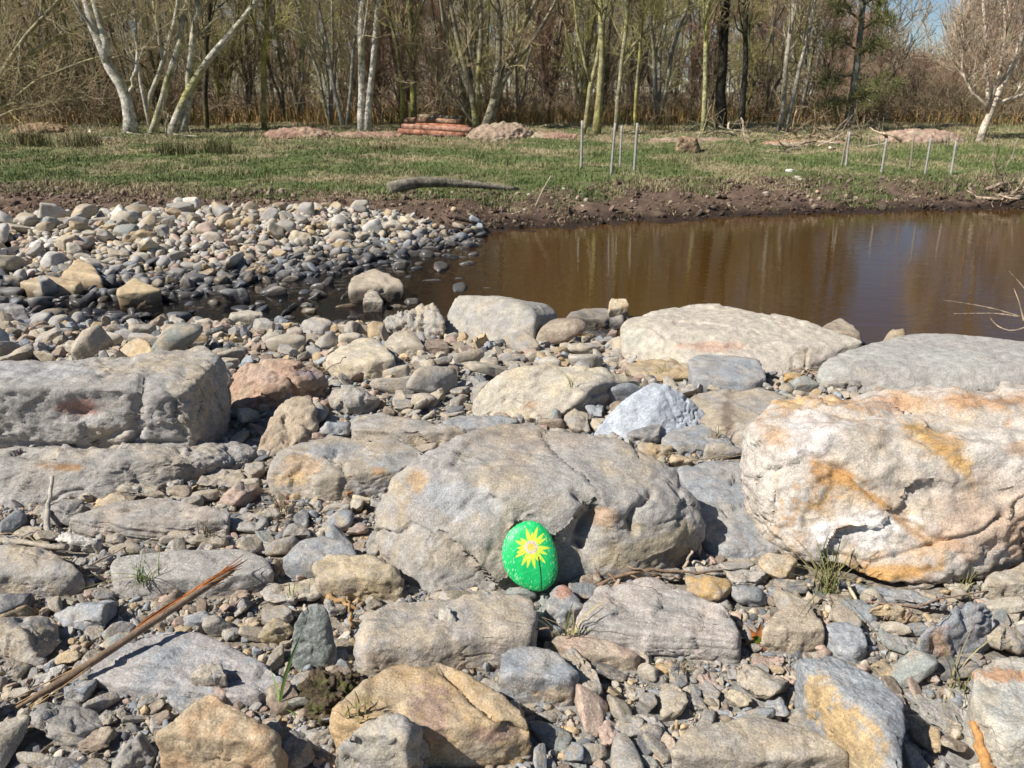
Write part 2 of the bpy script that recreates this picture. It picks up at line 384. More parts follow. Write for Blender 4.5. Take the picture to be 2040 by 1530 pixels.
def unit_stone(style, r, level):
    if style == 'r':
        n = r.normal(size=(16, 3)); d = r.uniform(.8, 1.0, 16); p = 11
    elif style == 'f':
        k = r.integers(5, 8); a = np.sort(r.uniform(0, 2 * math.pi, k) * .35 + np.linspace(0, 2 * math.pi, k, endpoint=False) * 1)
        n = np.stack([np.cos(a), np.sin(a), r.uniform(-.35, .35, k)], 1); d = r.uniform(.72, 1.0, k)
        n = np.vstack([n, [[r.normal() * .12, r.normal() * .12, 1], [r.normal() * .1, r.normal() * .1, -1]], r.normal(size=(3, 3))]); d = np.concatenate([d, [.62, .7], r.uniform(.8, 1, 3)]); p = 36
    else:
        n = r.normal(size=(12, 3)); d = r.uniform(.6, .95, 12); p = 40
    n = np.vstack([n, np.eye(3), -np.eye(3)]); d = np.concatenate([d, np.full(6, 1.02)])
    n = n / np.linalg.norm(n, axis=1)[:, None]
    D, f = ico(level); s = np.maximum(D @ n.T / d, 0); mx = s.max(1)
    v = D / (mx * ((s / mx[:, None]) ** p).sum(1) ** (1 / p))[:, None]
    return v, f
KT = {'r': .62, 'f': .26, 'a': .6}
def box_stone(x0, y0, x1, y1, style='r', c1='grey', c2=None, diag=0, k=None, seed=0, tilt=None, lift=0, level=None, mat=None, rest=None):
    """one stone whose outline fills that window of the photograph, lying on the ground there"""
    r = np.random.default_rng(seed + 1000); k = k or KT[style]
    if level is None: level = 5 if max(x1 - x0, y1 - y0) > 95 else 4 if max(x1 - x0, y1 - y0) > 30 else 3
    u, f = unit_stone(style, r, level)
    cx, cy = (x0 + x1) / 2, (y0 + y1) / 2
    if G(cx, cy + (y1 - y0) * .25)[2] < WZ - .015: rest = WZ - .02
    g = G(cx, cy + (y1 - y0) * .25) if rest is None else P(cx, cy, rest); dep = float((g - CAM) @ np.array([0, cp, -sp]))
    w = (x1 - x0) * dep / FPX; hp = (y1 - y0) * dep / FPX; e = math.atan2(CAMZ - g[2], g[1])
    D = min(hp / (math.sin(e) + k * math.cos(e)), w * 2.2); H = k * min(w, D * 1.4, .2)
    D = max((hp - H * math.cos(e)) / math.sin(e), D * .5)
    sh = u * np.array([w / 2, D / 2, H / 2])
    if diag:
        a = diag * R(33); L = math.hypot(w, D) * .5; sh = u * np.array([L, min(w, D) * .3 + .12 * L, H / 2])
        ca, sa = math.cos(a), math.sin(a); sh = sh @ np.array([[ca, sa, 0], [-sa, ca, 0], [0, 0, 1]])
    t = tilt if tilt is not None else (r.normal() * .12, r.normal() * .12)
    ca, sa = math.cos(t[0]), math.sin(t[0]); sh = sh @ np.array([[1, 0, 0], [0, ca, sa], [0, -sa, ca]])
    ca, sa = math.cos(t[1]), math.sin(t[1]); sh = sh @ np.array([[ca, 0, -sa], [0, 1, 0], [sa, 0, ca]])
    pos = np.array([g[0], g[1], 0.])
    for it in range(4):
        z0 = (tz(pos[0], pos[1]) if rest is None else rest) + lift - .12 * H
        v = sh + pos; v[:, 2] += z0 - v[:, 2].min()
        X, Y = proj(v); sx = (x1 - x0) / np.ptp(X); sy = (y1 - y0) / np.ptp(Y)
        sh[:, 0] *= sx; sh[:, 1] *= np.clip(sy, .6, 1.6) ** 1.1
        v = sh + pos; v[:, 2] += z0 - v[:, 2].min(); X, Y = proj(v)
        pos[0] += (cx - (X.min() + X.max()) / 2) * dep / FPX; pos[1] -= (cy - (Y.min() + Y.max()) / 2) * dep / FPX / math.sin(e)
    z0 = (tz(pos[0], pos[1]) if rest is None else rest) + lift - .12 * H; v = sh + pos; v[:, 2] += z0 - v[:, 2].min()
    size = float(np.ptp(v[:, 0]) + np.ptp(v[:, 1])) / 2
    a_ = dict(r=(.03, .006, .0012), a=(.04, .02, .0025), f=(.03, .014, .002))[style]
    v, n = rough_up(v, f, size, seed, *a_, crack=.002 if style != 'r' else 0, strata=.003 if style == 'f' else 0, snorm=(t[1], -t[0], 1), chip=0 if style == 'r' else .45, cells=14)
    c2 = c2 or {'grey': 'beige', 'blue': 'grey', 'beige': 'grey', 'tan': 'beige', 'ochre': 'beige', 'pink': 'grey', 'white': 'grey', 'dark': 'grey', 'green': 'grey', 'pale': 'beige', 'brown': 'beige', 'cream': 'beige', 'yellow': 'beige'}[c1]
    jit = r.uniform(.88, 1.1)
    col = paint(v, n, size, seed, c1, c2, veins=.7 if r.random() < .3 else 0, mix=.32) * jit
    return v, f, col
# ---------------------------------------------------------------- boulders and large stones, each from the points of its own shape
boulder('boulder', 'massive grey boulder with a red scar and an undercut ledge at the left edge', [
    (-260, 775, .24), (0, 772, .245), (200, 772, .245), (300, 762, .24), (345, 775, .225), (-260, 735, .25), (0, 728, .25), (150, 706, .25), (390, 690, .245),
    (430, 702, .245), (446, 750, .15), (453, 835, .01), (449, 868, .0), (372, 900, .05), (200, 903, .055), (0, 900, .055), (-260, 900, .055)],
    'grey', 'beige', 7, 15, 5, 3, chip=.16, land='the red-scarred boulder', macro=.03, mid=.02, fine=.006, crack=.006, ridge=.012, mix=.15, cells=60,
    patches=[(165, 812, 46, 18, (.33, .17, .13), .8), (60, 740, 120, 18, (.33, .34, .36), .5), (180, 835, 30, 10, (.34, .33, .31), .9), (395, 790, 45, 60, 'beige', .8), (125, 930, 42, 9, (.30, .17, .08), .95), (330, 940, 130, 30, (.26, .235, .2), .7), (60, 960, 90, 20, (.30, .27, .23), .6)],  # brown ledge patches paint in the shade below the overhang
    dents=[(165, 822, 42, 16, .018), (268, 830, 10, 55, .02), (90, 905, 60, 8, .02), (215, 790, 60, 20, .01)],
    lines=[([(285, 755), (278, 800), (285, 850), (262, 880)], 5, .014), ([(330, 765), (352, 800), (350, 840), (372, 868)], 5, .01), ([(190, 880), (262, 850), (285, 890)], 5, .012), ([(0, 880), (150, 890), (370, 880)], 4, .01)],
    more=[(-260, 905, .06), (0, 900, .065), (200, 900, .075), (380, 885, .075), (-260, 930, .075), (0, 926, .08), (200, 924, .08), (365, 912, .075), (430, 868, .05), (490, 880, .03), (508, 905, .01), (470, 935, 0), (378, 962, .0), (300, 985, 0), (200, 990, 0), (40, 1010, 0), (-260, 1020, 0)])
boulder('boulder', 'big grey rounded boulder the green painted stone leans against', [
    (768, 965, .17), (830, 935, .2), (950, 975, .19), (1180, 990, .185), (1330, 1005, .155), (835, 900, .215), (950, 852, .215), (1060, 836, .215), (1190, 858, .21),
    (1320, 915, .18), (1385, 975, .13), (748, 1020, .09), (1408, 1050, .08), (1398, 1100, .02), (762, 1085, .03), (800, 1150, 0), (860, 1186, 0), (1010, 1170, 0), (1150, 1166, 0), (1330, 1150, .0)],
    'grey', 'beige', 7, 9, 3, 5, land='the big centre boulder', macro=.035, mid=.01, fine=.004, crack=.006, mix=.1, ridge=.01, cells=60, chip=.2,
    patches=[(830, 955, 22, 26, (.42, .27, .13), .8), (800, 1010, 18, 55, (.36, .27, .15), .6), (1060, 870, 130, 30, (.33, .26, .2), .55), (1000, 1110, 220, 40, (.33, .28, .21), .7), (1300, 1090, 110, 50, (.34, .28, .18), .8), (1200, 1030, 26, 22, (.4, .25, .14), .7), (900, 1000, 90, 40, (.33, .35, .37), .7)],
    dents=[(1055, 1105, 110, 95, .022), (1170, 1045, 20, 50, .03), (1255, 1040, 30, 22, .016), (1140, 1090, 26, 16, .014), (1240, 1000, 50, 22, .01), (935, 1110, 12, 30, .008)],
    lines=[([(1150, 980), (1175, 995), (1185, 1020), (1160, 1045), (1145, 1075), (1160, 1090)], 9, .032), ([(1298, 985), (1270, 1005), (1255, 1035), (1262, 1060)], 7, .02), ([(1255, 1040), (1290, 1060)], 4, .006), ([(870, 1080), (890, 1062)], 3, .006), ([(1330, 1040), (1370, 1025)], 3, .006)])
boulder('boulder', 'large white and rust-stained quartz boulder at the right edge', [
    (1488, 870, .23), (1508, 805, .29), (1590, 768, .30), (1800, 778, .30), (1880, 755, .325), (2040, 748, .33), (2260, 755, .33), (1540, 872, .27), (1750, 850, .29), (2040, 860, .3),
    (2260, 880, .3), (1488, 935, .16), (1528, 1015, .1), (1578, 1088, .05), (1690, 1146, .02), (1800, 1166, .01), (1960, 1128, .03), (2040, 1094, .05), (2260, 1050, .08)],
    (.47, .425, .375), (.44, .36, .27), 7, 10, 6, 9, rust=.7, chip=.24, cells=60, stains=[([(1620, 930), (1690, 955), (1750, 1000), (1800, 1050), (1860, 1080), (1900, 1085)], 8, (.40, .23, .09)), ([(1810, 850), (1870, 885), (1920, 930), (1945, 980)], 11, (.43, .27, .11)), ([(1650, 970), (1640, 1000), (1610, 1010)], 7, (.45, .29, .13)), ([(1700, 1140), (1790, 1150), (1880, 1120)], 10, (.40, .24, .10)), ([(1540, 800), (1600, 790), (1700, 805)], 7, (.44, .29, .16)), ([(1900, 800), (1990, 805), (2060, 790)], 9, (.40, .25, .15)), ([(1600, 835), (1660, 845)], 6, (.42, .25, .14))], land='the white quartz boulder', macro=.05, mid=.022, fine=.008, crack=.008, ridge=.03, mix=.1, drop=.0,
    patches=[(1658, 950, 38, 20, (.40, .22, .085), .95), (1880, 885, 34, 26, (.42, .25, .10), .8), (1760, 805, 60, 16, (.42, .25, .15), .7), (1920, 800, 70, 18, (.45, .27, .15), .7),
             (1780, 1140, 70, 18, (.45, .26, .1), .9), (1960, 1050, 120, 60, (.42, .3, .22), .8), (1580, 805, 26, 10, (.5, .33, .16), .8), (1620, 870, 60, 50, (.66, .62, .6), .7), (1700, 1060, 100, 40, (.66, .63, .61), .8), (1960, 990, 130, 50, (.46, .36, .28), .5)],
    dents=[(1860, 975, 90, 14, .012), (1700, 1130, 60, 10, .02), (1950, 1000, 60, 40, .014), (1560, 930, 20, 60, .008)],
    lines=[([(1600, 905), (1700, 945), (1760, 1010), (1850, 1070), (1900, 1080)], 6, .012), ([(1820, 870), (1880, 900), (1930, 960)], 5, .008), ([(1640, 1100), (1740, 1120), (1860, 1085), (1960, 1060), (2040, 990)], 5, .012), ([(1560, 790), (1700, 830), (1840, 815), (2040, 850)], 6, .01)])
boulder('boulder', 'pale wedge-shaped boulder with a dark right side at the water', [
    (915, 588, .1), (1000, 590, .1), (1060, 612, .085), (1094, 607, .03), (1113, 625, .0), (1111, 682, -.15), (1062, 704, -.09), (1000, 703, -.09), (883, 670, -.06), (877, 650, -.03), (1068, 636, .055)],
    (.41, .37, .30), 'grey', 6, 26, 2, 14, chip=.05, land='the pale wedge boulder', macro=.015, mid=.006, fine=.003, crack=.004, drop=.1, lines=[([(932, 640), (934, 655), (942, 663)], 3, .01)])
boulder('boulder', 'ragged grey boulder with broken ribs left of the pale wedge', [
    (765, 645, 0), (790, 622, .03), (840, 608, .05), (862, 603, .06), (885, 640, .03), (868, 690, -.08), (840, 686, -.08), (775, 672, -.07), (762, 660, -.05)],
    'grey', 'beige', 6, 20, 5, 15, land='the ragged grey boulder', macro=.05, mid=.03, fine=.01, crack=.01, strata=.02, snorm=(1, 0, .3), drop=.12)
boulder('boulder', 'long flat-topped pale slab boulder at the pond edge', [
    (1238, 655, .07), (1262, 620, .1), (1400, 604, .11), (1442, 604, .115), (1500, 620, .1), (1640, 652, .09), (1724, 680, .065), (1700, 694, .045), (1588, 692, .06), (1450, 668, .085),
    (1320, 658, .09), (1236, 695, -.03), (1250, 718, -.04), (1400, 748, -.02), (1560, 750, -.02), (1604, 740, -.02), (1690, 706, -.02)],
    (.44, .39, .33), 'pale', 7, 24, 3, 18, chip=.12, land='the long flat slab', macro=.02, mid=.008, fine=.003, crack=.004, strata=.002, patches=[(1420, 690, 70, 9, (.42, .24, .17), .6), (1600, 710, 22, 16, 'beige', .8), (1260, 670, 20, 24, (.4, .4, .33), .6)],
    lines=[([(1300, 652), (1330, 676), (1420, 684), (1560, 700)], 4, .008), ([(1330, 676), (1320, 730)], 3, .008), ([(1610, 695), (1606, 730)], 3, .008)], drop=.15)
boulder('boulder', 'broad smooth grey boulder behind the white quartz boulder', [
    (1630, 745, .04), (1662, 702, .08), (1720, 680, .1), (1830, 654, .12), (1950, 666, .12), (2060, 692, .11), (2240, 712, .11), (1690, 728, .08), (1900, 724, .1), (2240, 740, .1), (1640, 772, 0), (1820, 790, 0), (2240, 790, 0)],
    (.37, .36, .33), 'grey', 7, 10, 2, 21, chip=.05, land='the broad smooth boulder', macro=.025, mid=.006, fine=.003, crack=.002, drop=.1)
boulder('boulder', 'cream block with a flat face and grey shaded flank, mid picture', [
    (942, 832, 0), (1100, 840, 0), (940, 800, .04), (960, 768, .08), (1008, 757, .1), (1186, 764, .1), (1010, 732, .12), (1120, 724, .12), (1200, 730, .11), (1275, 758, .05), (1262, 785, .0), (1200, 816, -.01)],
    'cream', 'pale', 6, 26, 3, 24, chip=.2, land='the cream block', macro=.02, mid=.01, fine=.003, crack=.005, drop=.04, patches=[(1060, 805, 16, 10, (.42, .26, .17), .8), (1200, 790, 50, 40, 'grey', .9), (1150, 820, 30, 20, 'grey', .5)])  # grey patches put the right flank's shade into the colour
boulder('boulder', 'blue-white pyramid-shaped boulder right of the cream block', [
    (1300, 760, .14), (1332, 764, .14), (1248, 792, .1), (1200, 842, .02), (1182, 868, 0), (1290, 885, 0), (1400, 866, 0), (1432, 846, .01), (1380, 800, .08)],
    (.40, .43, .47), 'blue', 6, 22, 3, 27, chip=.08, land='the blue-white pyramid', macro=.02, mid=.008, fine=.004, mix=-.2, lines=[([(1318, 765), (1335, 800), (1350, 840)], 3, .006)])
boulder('boulder', 'rust-brown angular boulder beside the red-scarred one', [
    (440, 800, .01), (470, 745, .08), (505, 716, .13), (545, 712, .13), (600, 722, .12), (652, 745, .08), (640, 762, .05), (575, 755, .08), (520, 785, .06), (490, 825, 0), (460, 826, 0)],
    (.36, .24, .17), (.38, .28, .2), 6, 24, 5, 30, land='the rust-brown boulder', macro=.04, mid=.015, fine=.006, crack=.006, strata=.006, patches=[(520, 745, 40, 25, 'pink', .8), (620, 745, 30, 12, (.2, .17, .2), .8)])  # dark right-hand patch is painted shade of the undercut front

def slab(name, label, out, h, c1='grey', c2='beige', g=None, land=None, level=5, p=18, bulge=0, cuts=3, seed=1, lift=0, **kw):
    out = [tuple(q) for q in out]; ys_ = [q[1] for q in out]; y0, y1 = min(ys_), max(ys_); cx = sum(q[0] for q in out) / len(out); cy = sum(ys_) / len(out)
    if g is None: g = float(G(cx, (cy + y1) / 2)[2])
    g += lift; pts = []
    for x, y in out:
        t = (y - y0) / (y1 - y0); z = g + h * (1 - float(sm((t - .45) / .5))) * (1 if bulge == 0 else .85)
        pts.append((x, y, z))
        if t > .6:
            q = P(x, y, z); q[2] = g + h * (1 if bulge == 0 else .8); q[:2] += (np.array(P(cx, cy, g))[:2] - q[:2]) * .06; a, b = proj(q); pts.append((float(a), float(b), q[2]))
    if bulge:
        q = P(cx, cy, g); q[2] = g + h; a, b = proj(q); pts.append((float(a), float(b), g + h))
    kw.setdefault('cells', 22); kw.setdefault('chip', .26 if not bulge else .15); kw.setdefault('macro', .025); kw.setdefault('mid', .01); kw.setdefault('fine', .003); kw.setdefault('crack', .003); kw.setdefault('drop', .03)
    return boulder(name, label, pts, c1, c2, level, p, cuts, seed, land, **kw)

slab('rock', 'grey two-lobed rock in front of the long flat slab', [(1372, 722), (1398, 703), (1440, 712), (1505, 716), (1532, 740), (1536, 772), (1500, 792), (1380, 785)], .07, 'grey', 'blue', land='the two-lobed rock', seed=40, bulge=1, p=10)
slab('rock', 'beige-grey rock with a dark damp stain before the two-lobed rock', [(1365, 800), (1400, 778), (1530, 772), (1570, 790), (1530, 850), (1500, 900), (1440, 880), (1400, 840)], .05, 'beige', 'grey', seed=41, land='the damp-stained rock', patches=[(1450, 830, 14, 45, (.17, .13, .1), .9)])
slab('rock', 'low grey domed rock under the blue-white pyramid', [(1318, 880), (1340, 852), (1400, 842), (1440, 855), (1462, 885), (1430, 905), (1350, 912)], .04, 'grey', 'blue', seed=42, bulge=1, p=9)
slab('slate', 'small tilted dark slate casting a shadow on the domed rock', [(1244, 890), (1262, 866), (1300, 842), (1318, 846), (1312, 868), (1275, 896)], .045, 'grey', 'dark', seed=43, p=30, strata=.006)
slab('slate', 'blue-grey flat slate in the big boulder\'s shadow, right side', [(1352, 932), (1420, 918), (1490, 922), (1530, 1010), (1572, 1095), (1540, 1118), (1440, 1120), (1380, 1080)], .03, 'blue', 'grey', seed=44, land='the blue-grey flat slate', level=6, macro=.02)
slab('rock', 'orange-tinged cracked slab left of the big centre boulder', [(530, 955), (550, 905), (600, 880), (650, 868), (720, 872), (800, 880), (845, 905), (790, 960), (745, 985), (640, 1000), (560, 985)], .065, 'beige', 'grey', seed=45, land='the orange-tinged slab', level=6,
     patches=[(650, 900, 60, 14, 'blue', .7), (600, 930, 45, 26, (.46, .31, .18), .7), (780, 920, 40, 22, 'blue', .6), (575, 955, 35, 14, 'ochre', .6), (755, 938, 18, 8, (.42, .25, .12), .8)], lines=[([(675, 895), (663, 912), (668, 925)], 3, .008), ([(600, 935), (560, 960)], 3, .006)])
slab('slate', 'folded grey slate with wavy bands above the orange-tinged slab', [(697, 872), (705, 830), (760, 822), (830, 838), (900, 868), (935, 882), (880, 892), (760, 890)], .05, 'beige', 'grey', seed=46, strata=.012, snorm=(.5, -.6, .8), land='the folded slate', grain=(.3, -.6, .8))
slab('slate', 'thin layered grey slate just behind the big centre boulder', [(880, 850), (900, 828), (960, 825), (1030, 836), (1000, 868), (920, 872)], .03, 'grey', 'blue', seed=47, strata=.01)
boulder('slate', 'narrow tan slate plate leaning up behind the orange-tinged slab', [(560, 802, .08), (590, 786, .1), (622, 790, .1), (634, 840, .05), (612, 868, .03), (575, 890, .0), (540, 918, -.01), (500, 922, -.01), (518, 885, .01), (540, 845, .05)], (.37, .29, .21), 'beige', 5, 26, 3, 48, land='the leaning tan plate', macro=.03, drop=.03)
slab('slate', 'wide layered pinkish-grey slab lying before the red-scarred boulder', [(142, 1062), (180, 1030), (225, 1000), (330, 988), (400, 1000), (460, 1018), (452, 1045), (370, 1062), (250, 1080)], .05, (.38, .33, .28), 'grey', seed=49, strata=.008, land='the wide layered slab', level=6, grain=(.1, -.7, .7))
slab('rock', 'smooth beige rock with rounded edge at the left frame', [(-70, 1110), (-20, 1088), (50, 1086), (105, 1096), (160, 1130), (150, 1165), (80, 1188), (0, 1192), (-70, 1192)], .07, 'beige', 'grey', seed=50, p=10, level=6, land='the smooth beige rock', bulge=1)
slab('rock', 'long grey rounded slab under the frayed end of the split stick', [(213, 1165), (228, 1112), (300, 1096), (400, 1090), (485, 1092), (530, 1112), (542, 1145), (480, 1172), (400, 1195), (280, 1198), (235, 1190)], .055, (.36, .34, .31), 'grey', seed=51, p=10, level=6, land='the long rounded slab', bulge=1, lines=[([(340, 1108), (325, 1130), (300, 1150)], 3, .007)])
slab('rock', 'blue-grey rounded rock behind the yellow lump', [(562, 1115), (590, 1078), (640, 1068), (700, 1082), (712, 1110), (690, 1150), (640, 1162), (590, 1150)], .06, 'blue', 'grey', seed=52, p=9, bulge=1)
slab('rock', 'chunky yellow-brown rock left of the big boulder\'s foot', [(625, 1115), (650, 1098), (710, 1108), (770, 1102), (802, 1130), (798, 1160), (740, 1182), (690, 1195), (650, 1180), (632, 1150)], .07, (.46, .37, .23), 'beige', seed=53, p=20, cuts=9, macro=.06, mid=.03, land='the chunky yellow rock')
slab('rock', 'long rough grey block in front of the green painted stone', [(698, 1285), (705, 1240), (760, 1205), (880, 1188), (1000, 1178), (1055, 1190), (1070, 1225), (1062, 1262), (1000, 1310), (930, 1322), (860, 1318), (800, 1335), (725, 1355), (706, 1335)], .075, (.36, .33, .30), 'beige', seed=54, p=18, cuts=6, level=6, macro=.05, mid=.02,
     land='the long rough block', dents=[(900, 1270, 14, 50, .006)], patches=[(990, 1270, 40, 30, 'beige', .7)])
boulder('slate', 'small upright grey plate wedged against the long rough block', [(872, 1215, .085), (895, 1208, .09), (908, 1225, .085), (911, 1290, .03), (898, 1318, .01), (872, 1322, 0), (868, 1280, .03)], 'blue', 'pale', 4, 20, 3, 55, drop=.02, macro=.03, patches=[(888, 1245, 16, 26, 'pale', .8)])
slab('rock', 'two-toned grey rock with a pink cap right below the painted stone', [(1086, 1190), (1105, 1165), (1130, 1160), (1150, 1180), (1168, 1205), (1165, 1240), (1130, 1262), (1098, 1258), (1090, 1225)], .05, 'blue', 'grey', seed=56, p=14, patches=[(1126, 1176, 24, 14, (.42, .22, .15), .95)], land='the pink-capped rock')
slab('slate', 'pale wood-grained slab right of the pink-capped rock', [(1146, 1262), (1160, 1215), (1190, 1180), (1250, 1160), (1310, 1146), (1400, 1190), (1468, 1228), (1478, 1285), (1462, 1328), (1380, 1305), (1300, 1285), (1200, 1275)], .055, (.44, .39, .35), 'grey', seed=57, strata=.008, level=6, snorm=(-.2, -.5, .9), land='the wood-grained slab', grain=(.35, 1, .5))
slab('rock', 'big ochre boulder arched at the bottom edge with a purple streak', [(655, 1450), (680, 1400), (730, 1355), (800, 1322), (885, 1322), (950, 1352), (1020, 1402), (1052, 1455), (1058, 1490), (1000, 1530), (900, 1545), (700, 1545), (672, 1500)], .085, (.44, .31, .17), (.42, .33, .22), seed=58, p=16, cuts=7, level=6, macro=.05, mid=.025, land='the big ochre rock',
     patches=[(860, 1420, 45, 60, (.33, .23, .19), .8), (980, 1465, 50, 18, (.3, .19, .16), .7), (960, 1500, 60, 20, 'beige', .8)], lines=[([(880, 1330), (940, 1390), (1000, 1440), (1040, 1460)], 6, .016)])
boulder('rock', 'grey pyramid-like rock in front of the big ochre rock', [(665, 1510, .03), (700, 1465, .09), (790, 1404, .13), (835, 1455, .1), (856, 1480, .05), (850, 1520, .02), (760, 1530, .01), (680, 1545, .0), (810, 1475, .12)], (.37, .33, .26), 'grey', 5, 20, 4, 59, land='the grey pyramid rock', macro=.04, drop=.03)
slab('rock', 'faceted grey rock with tan foot below the long rough block', [(993, 1340), (1000, 1300), (1040, 1285), (1090, 1292), (1130, 1340), (1158, 1390), (1140, 1412), (1080, 1405), (1020, 1385)], .065, 'grey', 'blue', seed=60, p=24, cuts=7, patches=[(1100, 1385, 40, 18, (.44, .33, .22), .8)], land='the faceted grey rock')
slab('slate', 'narrow folded grey slate right of the faceted grey rock', [(1120, 1300), (1140, 1285), (1170, 1310), (1200, 1370), (1203, 1405), (1170, 1412), (1150, 1370)], .04, 'grey', 'beige', seed=61, strata=.008)
slab('rock', 'pinkish broken slab between the faceted rock and wood-grained slab', [(1093, 1275), (1120, 1257), (1190, 1265), (1240, 1285), (1280, 1305), (1268, 1338), (1200, 1322), (1150, 1300)], .035, 'pink', 'beige', seed=62)
boulder('rock', 'dark greenish oval stone standing upright on its end', [(578, 1300, .03), (585, 1250, .08), (605, 1212, .12), (630, 1202, .13), (655, 1215, .12), (666, 1260, .07), (664, 1310, .02), (640, 1335, 0), (590, 1328, 0)], (.17, .19, .175), 'green', 5, 8, 0, 63, land='the upright oval stone', macro=.02, drop=.02, crack=0)
slab('slate', 'large flat pale grey slab beneath the split stick, bottom left', [(170, 1345), (240, 1290), (310, 1262), (400, 1252), (450, 1280), (500, 1330), (570, 1350), (572, 1400), (480, 1412), (380, 1392), (250, 1385)], .025, (.37, .34, .32), 'blue', seed=64, level=6, land='the large flat slab', macro=.02, grain=(.2, .6, .8))
slab('rock', 'grey block with square corner resting on the large flat slab', [(377, 1345), (395, 1318), (440, 1322), (450, 1345), (446, 1370), (420, 1376)], .03, 'grey', 'beige', seed=65, p=30, lift=.02)
slab('rock', 'orange-brown dome-shaped rock at the bottom edge, left of centre', [(320, 1545), (345, 1470), (385, 1420), (440, 1408), (500, 1425), (550, 1480), (570, 1545), (450, 1575)], .11, (.44, .30, .18), (.43, .34, .23), seed=66, p=13, cuts=6, level=6, macro=.05, mid=.025, land='the orange-brown dome', bulge=1)
slab('rock', 'wide banded grey rock at the bottom edge, right of centre', [(1338, 1500), (1370, 1452), (1440, 1430), (1530, 1428), (1600, 1450), (1660, 1500), (1690, 1550), (1500, 1575), (1345, 1550)], .07, (.37, .33, .28), 'beige', seed=67, p=9, bulge=1, level=6, land='the wide banded rock', grain=(.1, -.3, 1))
boulder('rock', 'long blue-topped slab with an ochre side, bottom right', [(1590, 1310, .1), (1628, 1302, .1), (1700, 1325, .105), (1792, 1372, .105), (1800, 1400, .1), (1798, 1560, .08), (1768, 1432, .11), (1690, 1385, .11), (1600, 1330, .1), (1598, 1345, .08), (1640, 1420, .04), (1690, 1500, .02), (1700, 1570, 0)],
    (.27, .28, .285), 'blue', 6, 30, 2, 68, land='the ochre-sided slab', chip=.12, macro=.02, drop=.03, patches=[(1632, 1385, 30, 42, (.43, .30, .15), 1), (1672, 1440, 42, 52, (.45, .31, .15), 1), (1712, 1490, 52, 60, (.45, .32, .17), 1), (1715, 1550, 55, 50, (.43, .33, .19), 1), (1655, 1360, 40, 8, (.42, .40, .36), .6)])
slab('rock', 'pale speckled boulder with a rusty band at the right edge', [(1936, 1380), (1940, 1335), (1985, 1312), (2060, 1310), (2160, 1330), (2160, 1560), (2000, 1560), (1965, 1480)], .09, (.42, .42, .39), 'pale', seed=69, p=14, level=6, land='the rusty-banded boulder', patches=[(2010, 1345, 80, 14, (.44, .25, .14), .95)])
boulder('rock', 'grey column-like rock with an orange end, right side', [(1838, 1262, .07), (1870, 1235, .09), (1935, 1194, .1), (1975, 1205, .09), (1986, 1240, .06), (1975, 1275, .03), (1890, 1325, .0), (1862, 1322, 0), (1842, 1290, .02)], (.36, .34, .33), 'blue', 5, 20, 3, 70, land='the orange-ended rock', macro=.03, drop=.02, patches=[(1868, 1282, 26, 30, (.47, .30, .2), .9)])
slab('rock', 'tan angular rock left of the grey teardrop stone', [(1518, 1270), (1530, 1230), (1575, 1200), (1620, 1205), (1645, 1270), (1640, 1285), (1590, 1305), (1540, 1295)], .05, (.44, .36, .27), 'beige', seed=71, p=20, land='the tan angular rock')
slab('rock', 'smooth grey teardrop-shaped stone right of the tan angular rock', [(1640, 1250), (1660, 1238), (1710, 1245), (1728, 1270), (1725, 1310), (1700, 1325), (1670, 1308)], .04, (.34, .35, .36), 'blue', seed=72, p=9, bulge=1, land='the grey teardrop stone')
slab('rock', 'large pale flat stone under the quartz boulder, right edge', [(1955, 1170), (1975, 1140), (2040, 1118), (2140, 1120), (2140, 1200), (2000, 1196)], .04, 'pale', 'beige', seed=73, level=5)
slab('rock', 'pale yellowish dome-shaped boulder behind the rust-brown one', [(647, 735), (655, 705), (690, 695), (720, 672), (750, 672), (785, 712), (790, 745), (740, 755), (670, 752)], .08, 'cream', 'pale', seed=74, p=9, bulge=1, land='the pale yellow dome', macro=.04)
slab('rock', 'beige rounded rock in front of the ragged grey boulder', [(763, 690), (775, 665), (820, 658), (846, 690), (845, 712), (800, 715)], .06, 'beige', 'pale', seed=75, p=10, bulge=1)
slab('rock', 'dark brown knobbly rock before the pale wedge boulder', [(842, 690), (850, 674), (880, 670), (896, 690), (890, 706), (860, 710)], .05, (.2, .16, .13), 'brown', seed=76, p=14, macro=.06)
slab('rock', 'grey oval slab half in the pond beside the pale wedge', [(1125, 635), (1140, 617), (1200, 613), (1240, 622), (1244, 642), (1220, 657), (1160, 656)], .07, 'grey', 'beige', seed=77, p=12, g=-.2, land='the oval pond slab', patches=[(1145, 620, 8, 4, 'white', .8)])
slab('rock', 'small tan rock perched behind the oval pond slab', [(1210, 615), (1230, 593), (1248, 597), (1254, 620), (1240, 636), (1215, 632)], .12, 'tan', 'cream', seed=78, p=18, g=-.2)
slab('rock', 'brownish rock peeping out behind the long flat slab', [(1630, 660), (1650, 645), (1680, 643), (1720, 672), (1700, 690), (1640, 680)], .09, 'beige', 'brown', seed=79, p=9, g=-.18, bulge=1)
slab('cobble', 'biggest beige cobble in the stream, humped', [(694, 575), (700, 555), (735, 547), (765, 556), (800, 562), (807, 582), (780, 596), (720, 598)], .13, (.38, .32, .25), 'beige', seed=80, p=9, g=-.21, bulge=1, land='the big stream cobble', mat=M_cob)
slab('cobble', 'smaller beige cobble standing in front of the humped one', [(722, 600), (728, 585), (750, 582), (763, 600), (760, 616), (735, 619)], .09, 'beige', 'pale', seed=81, p=8, g=-.21, bulge=1)
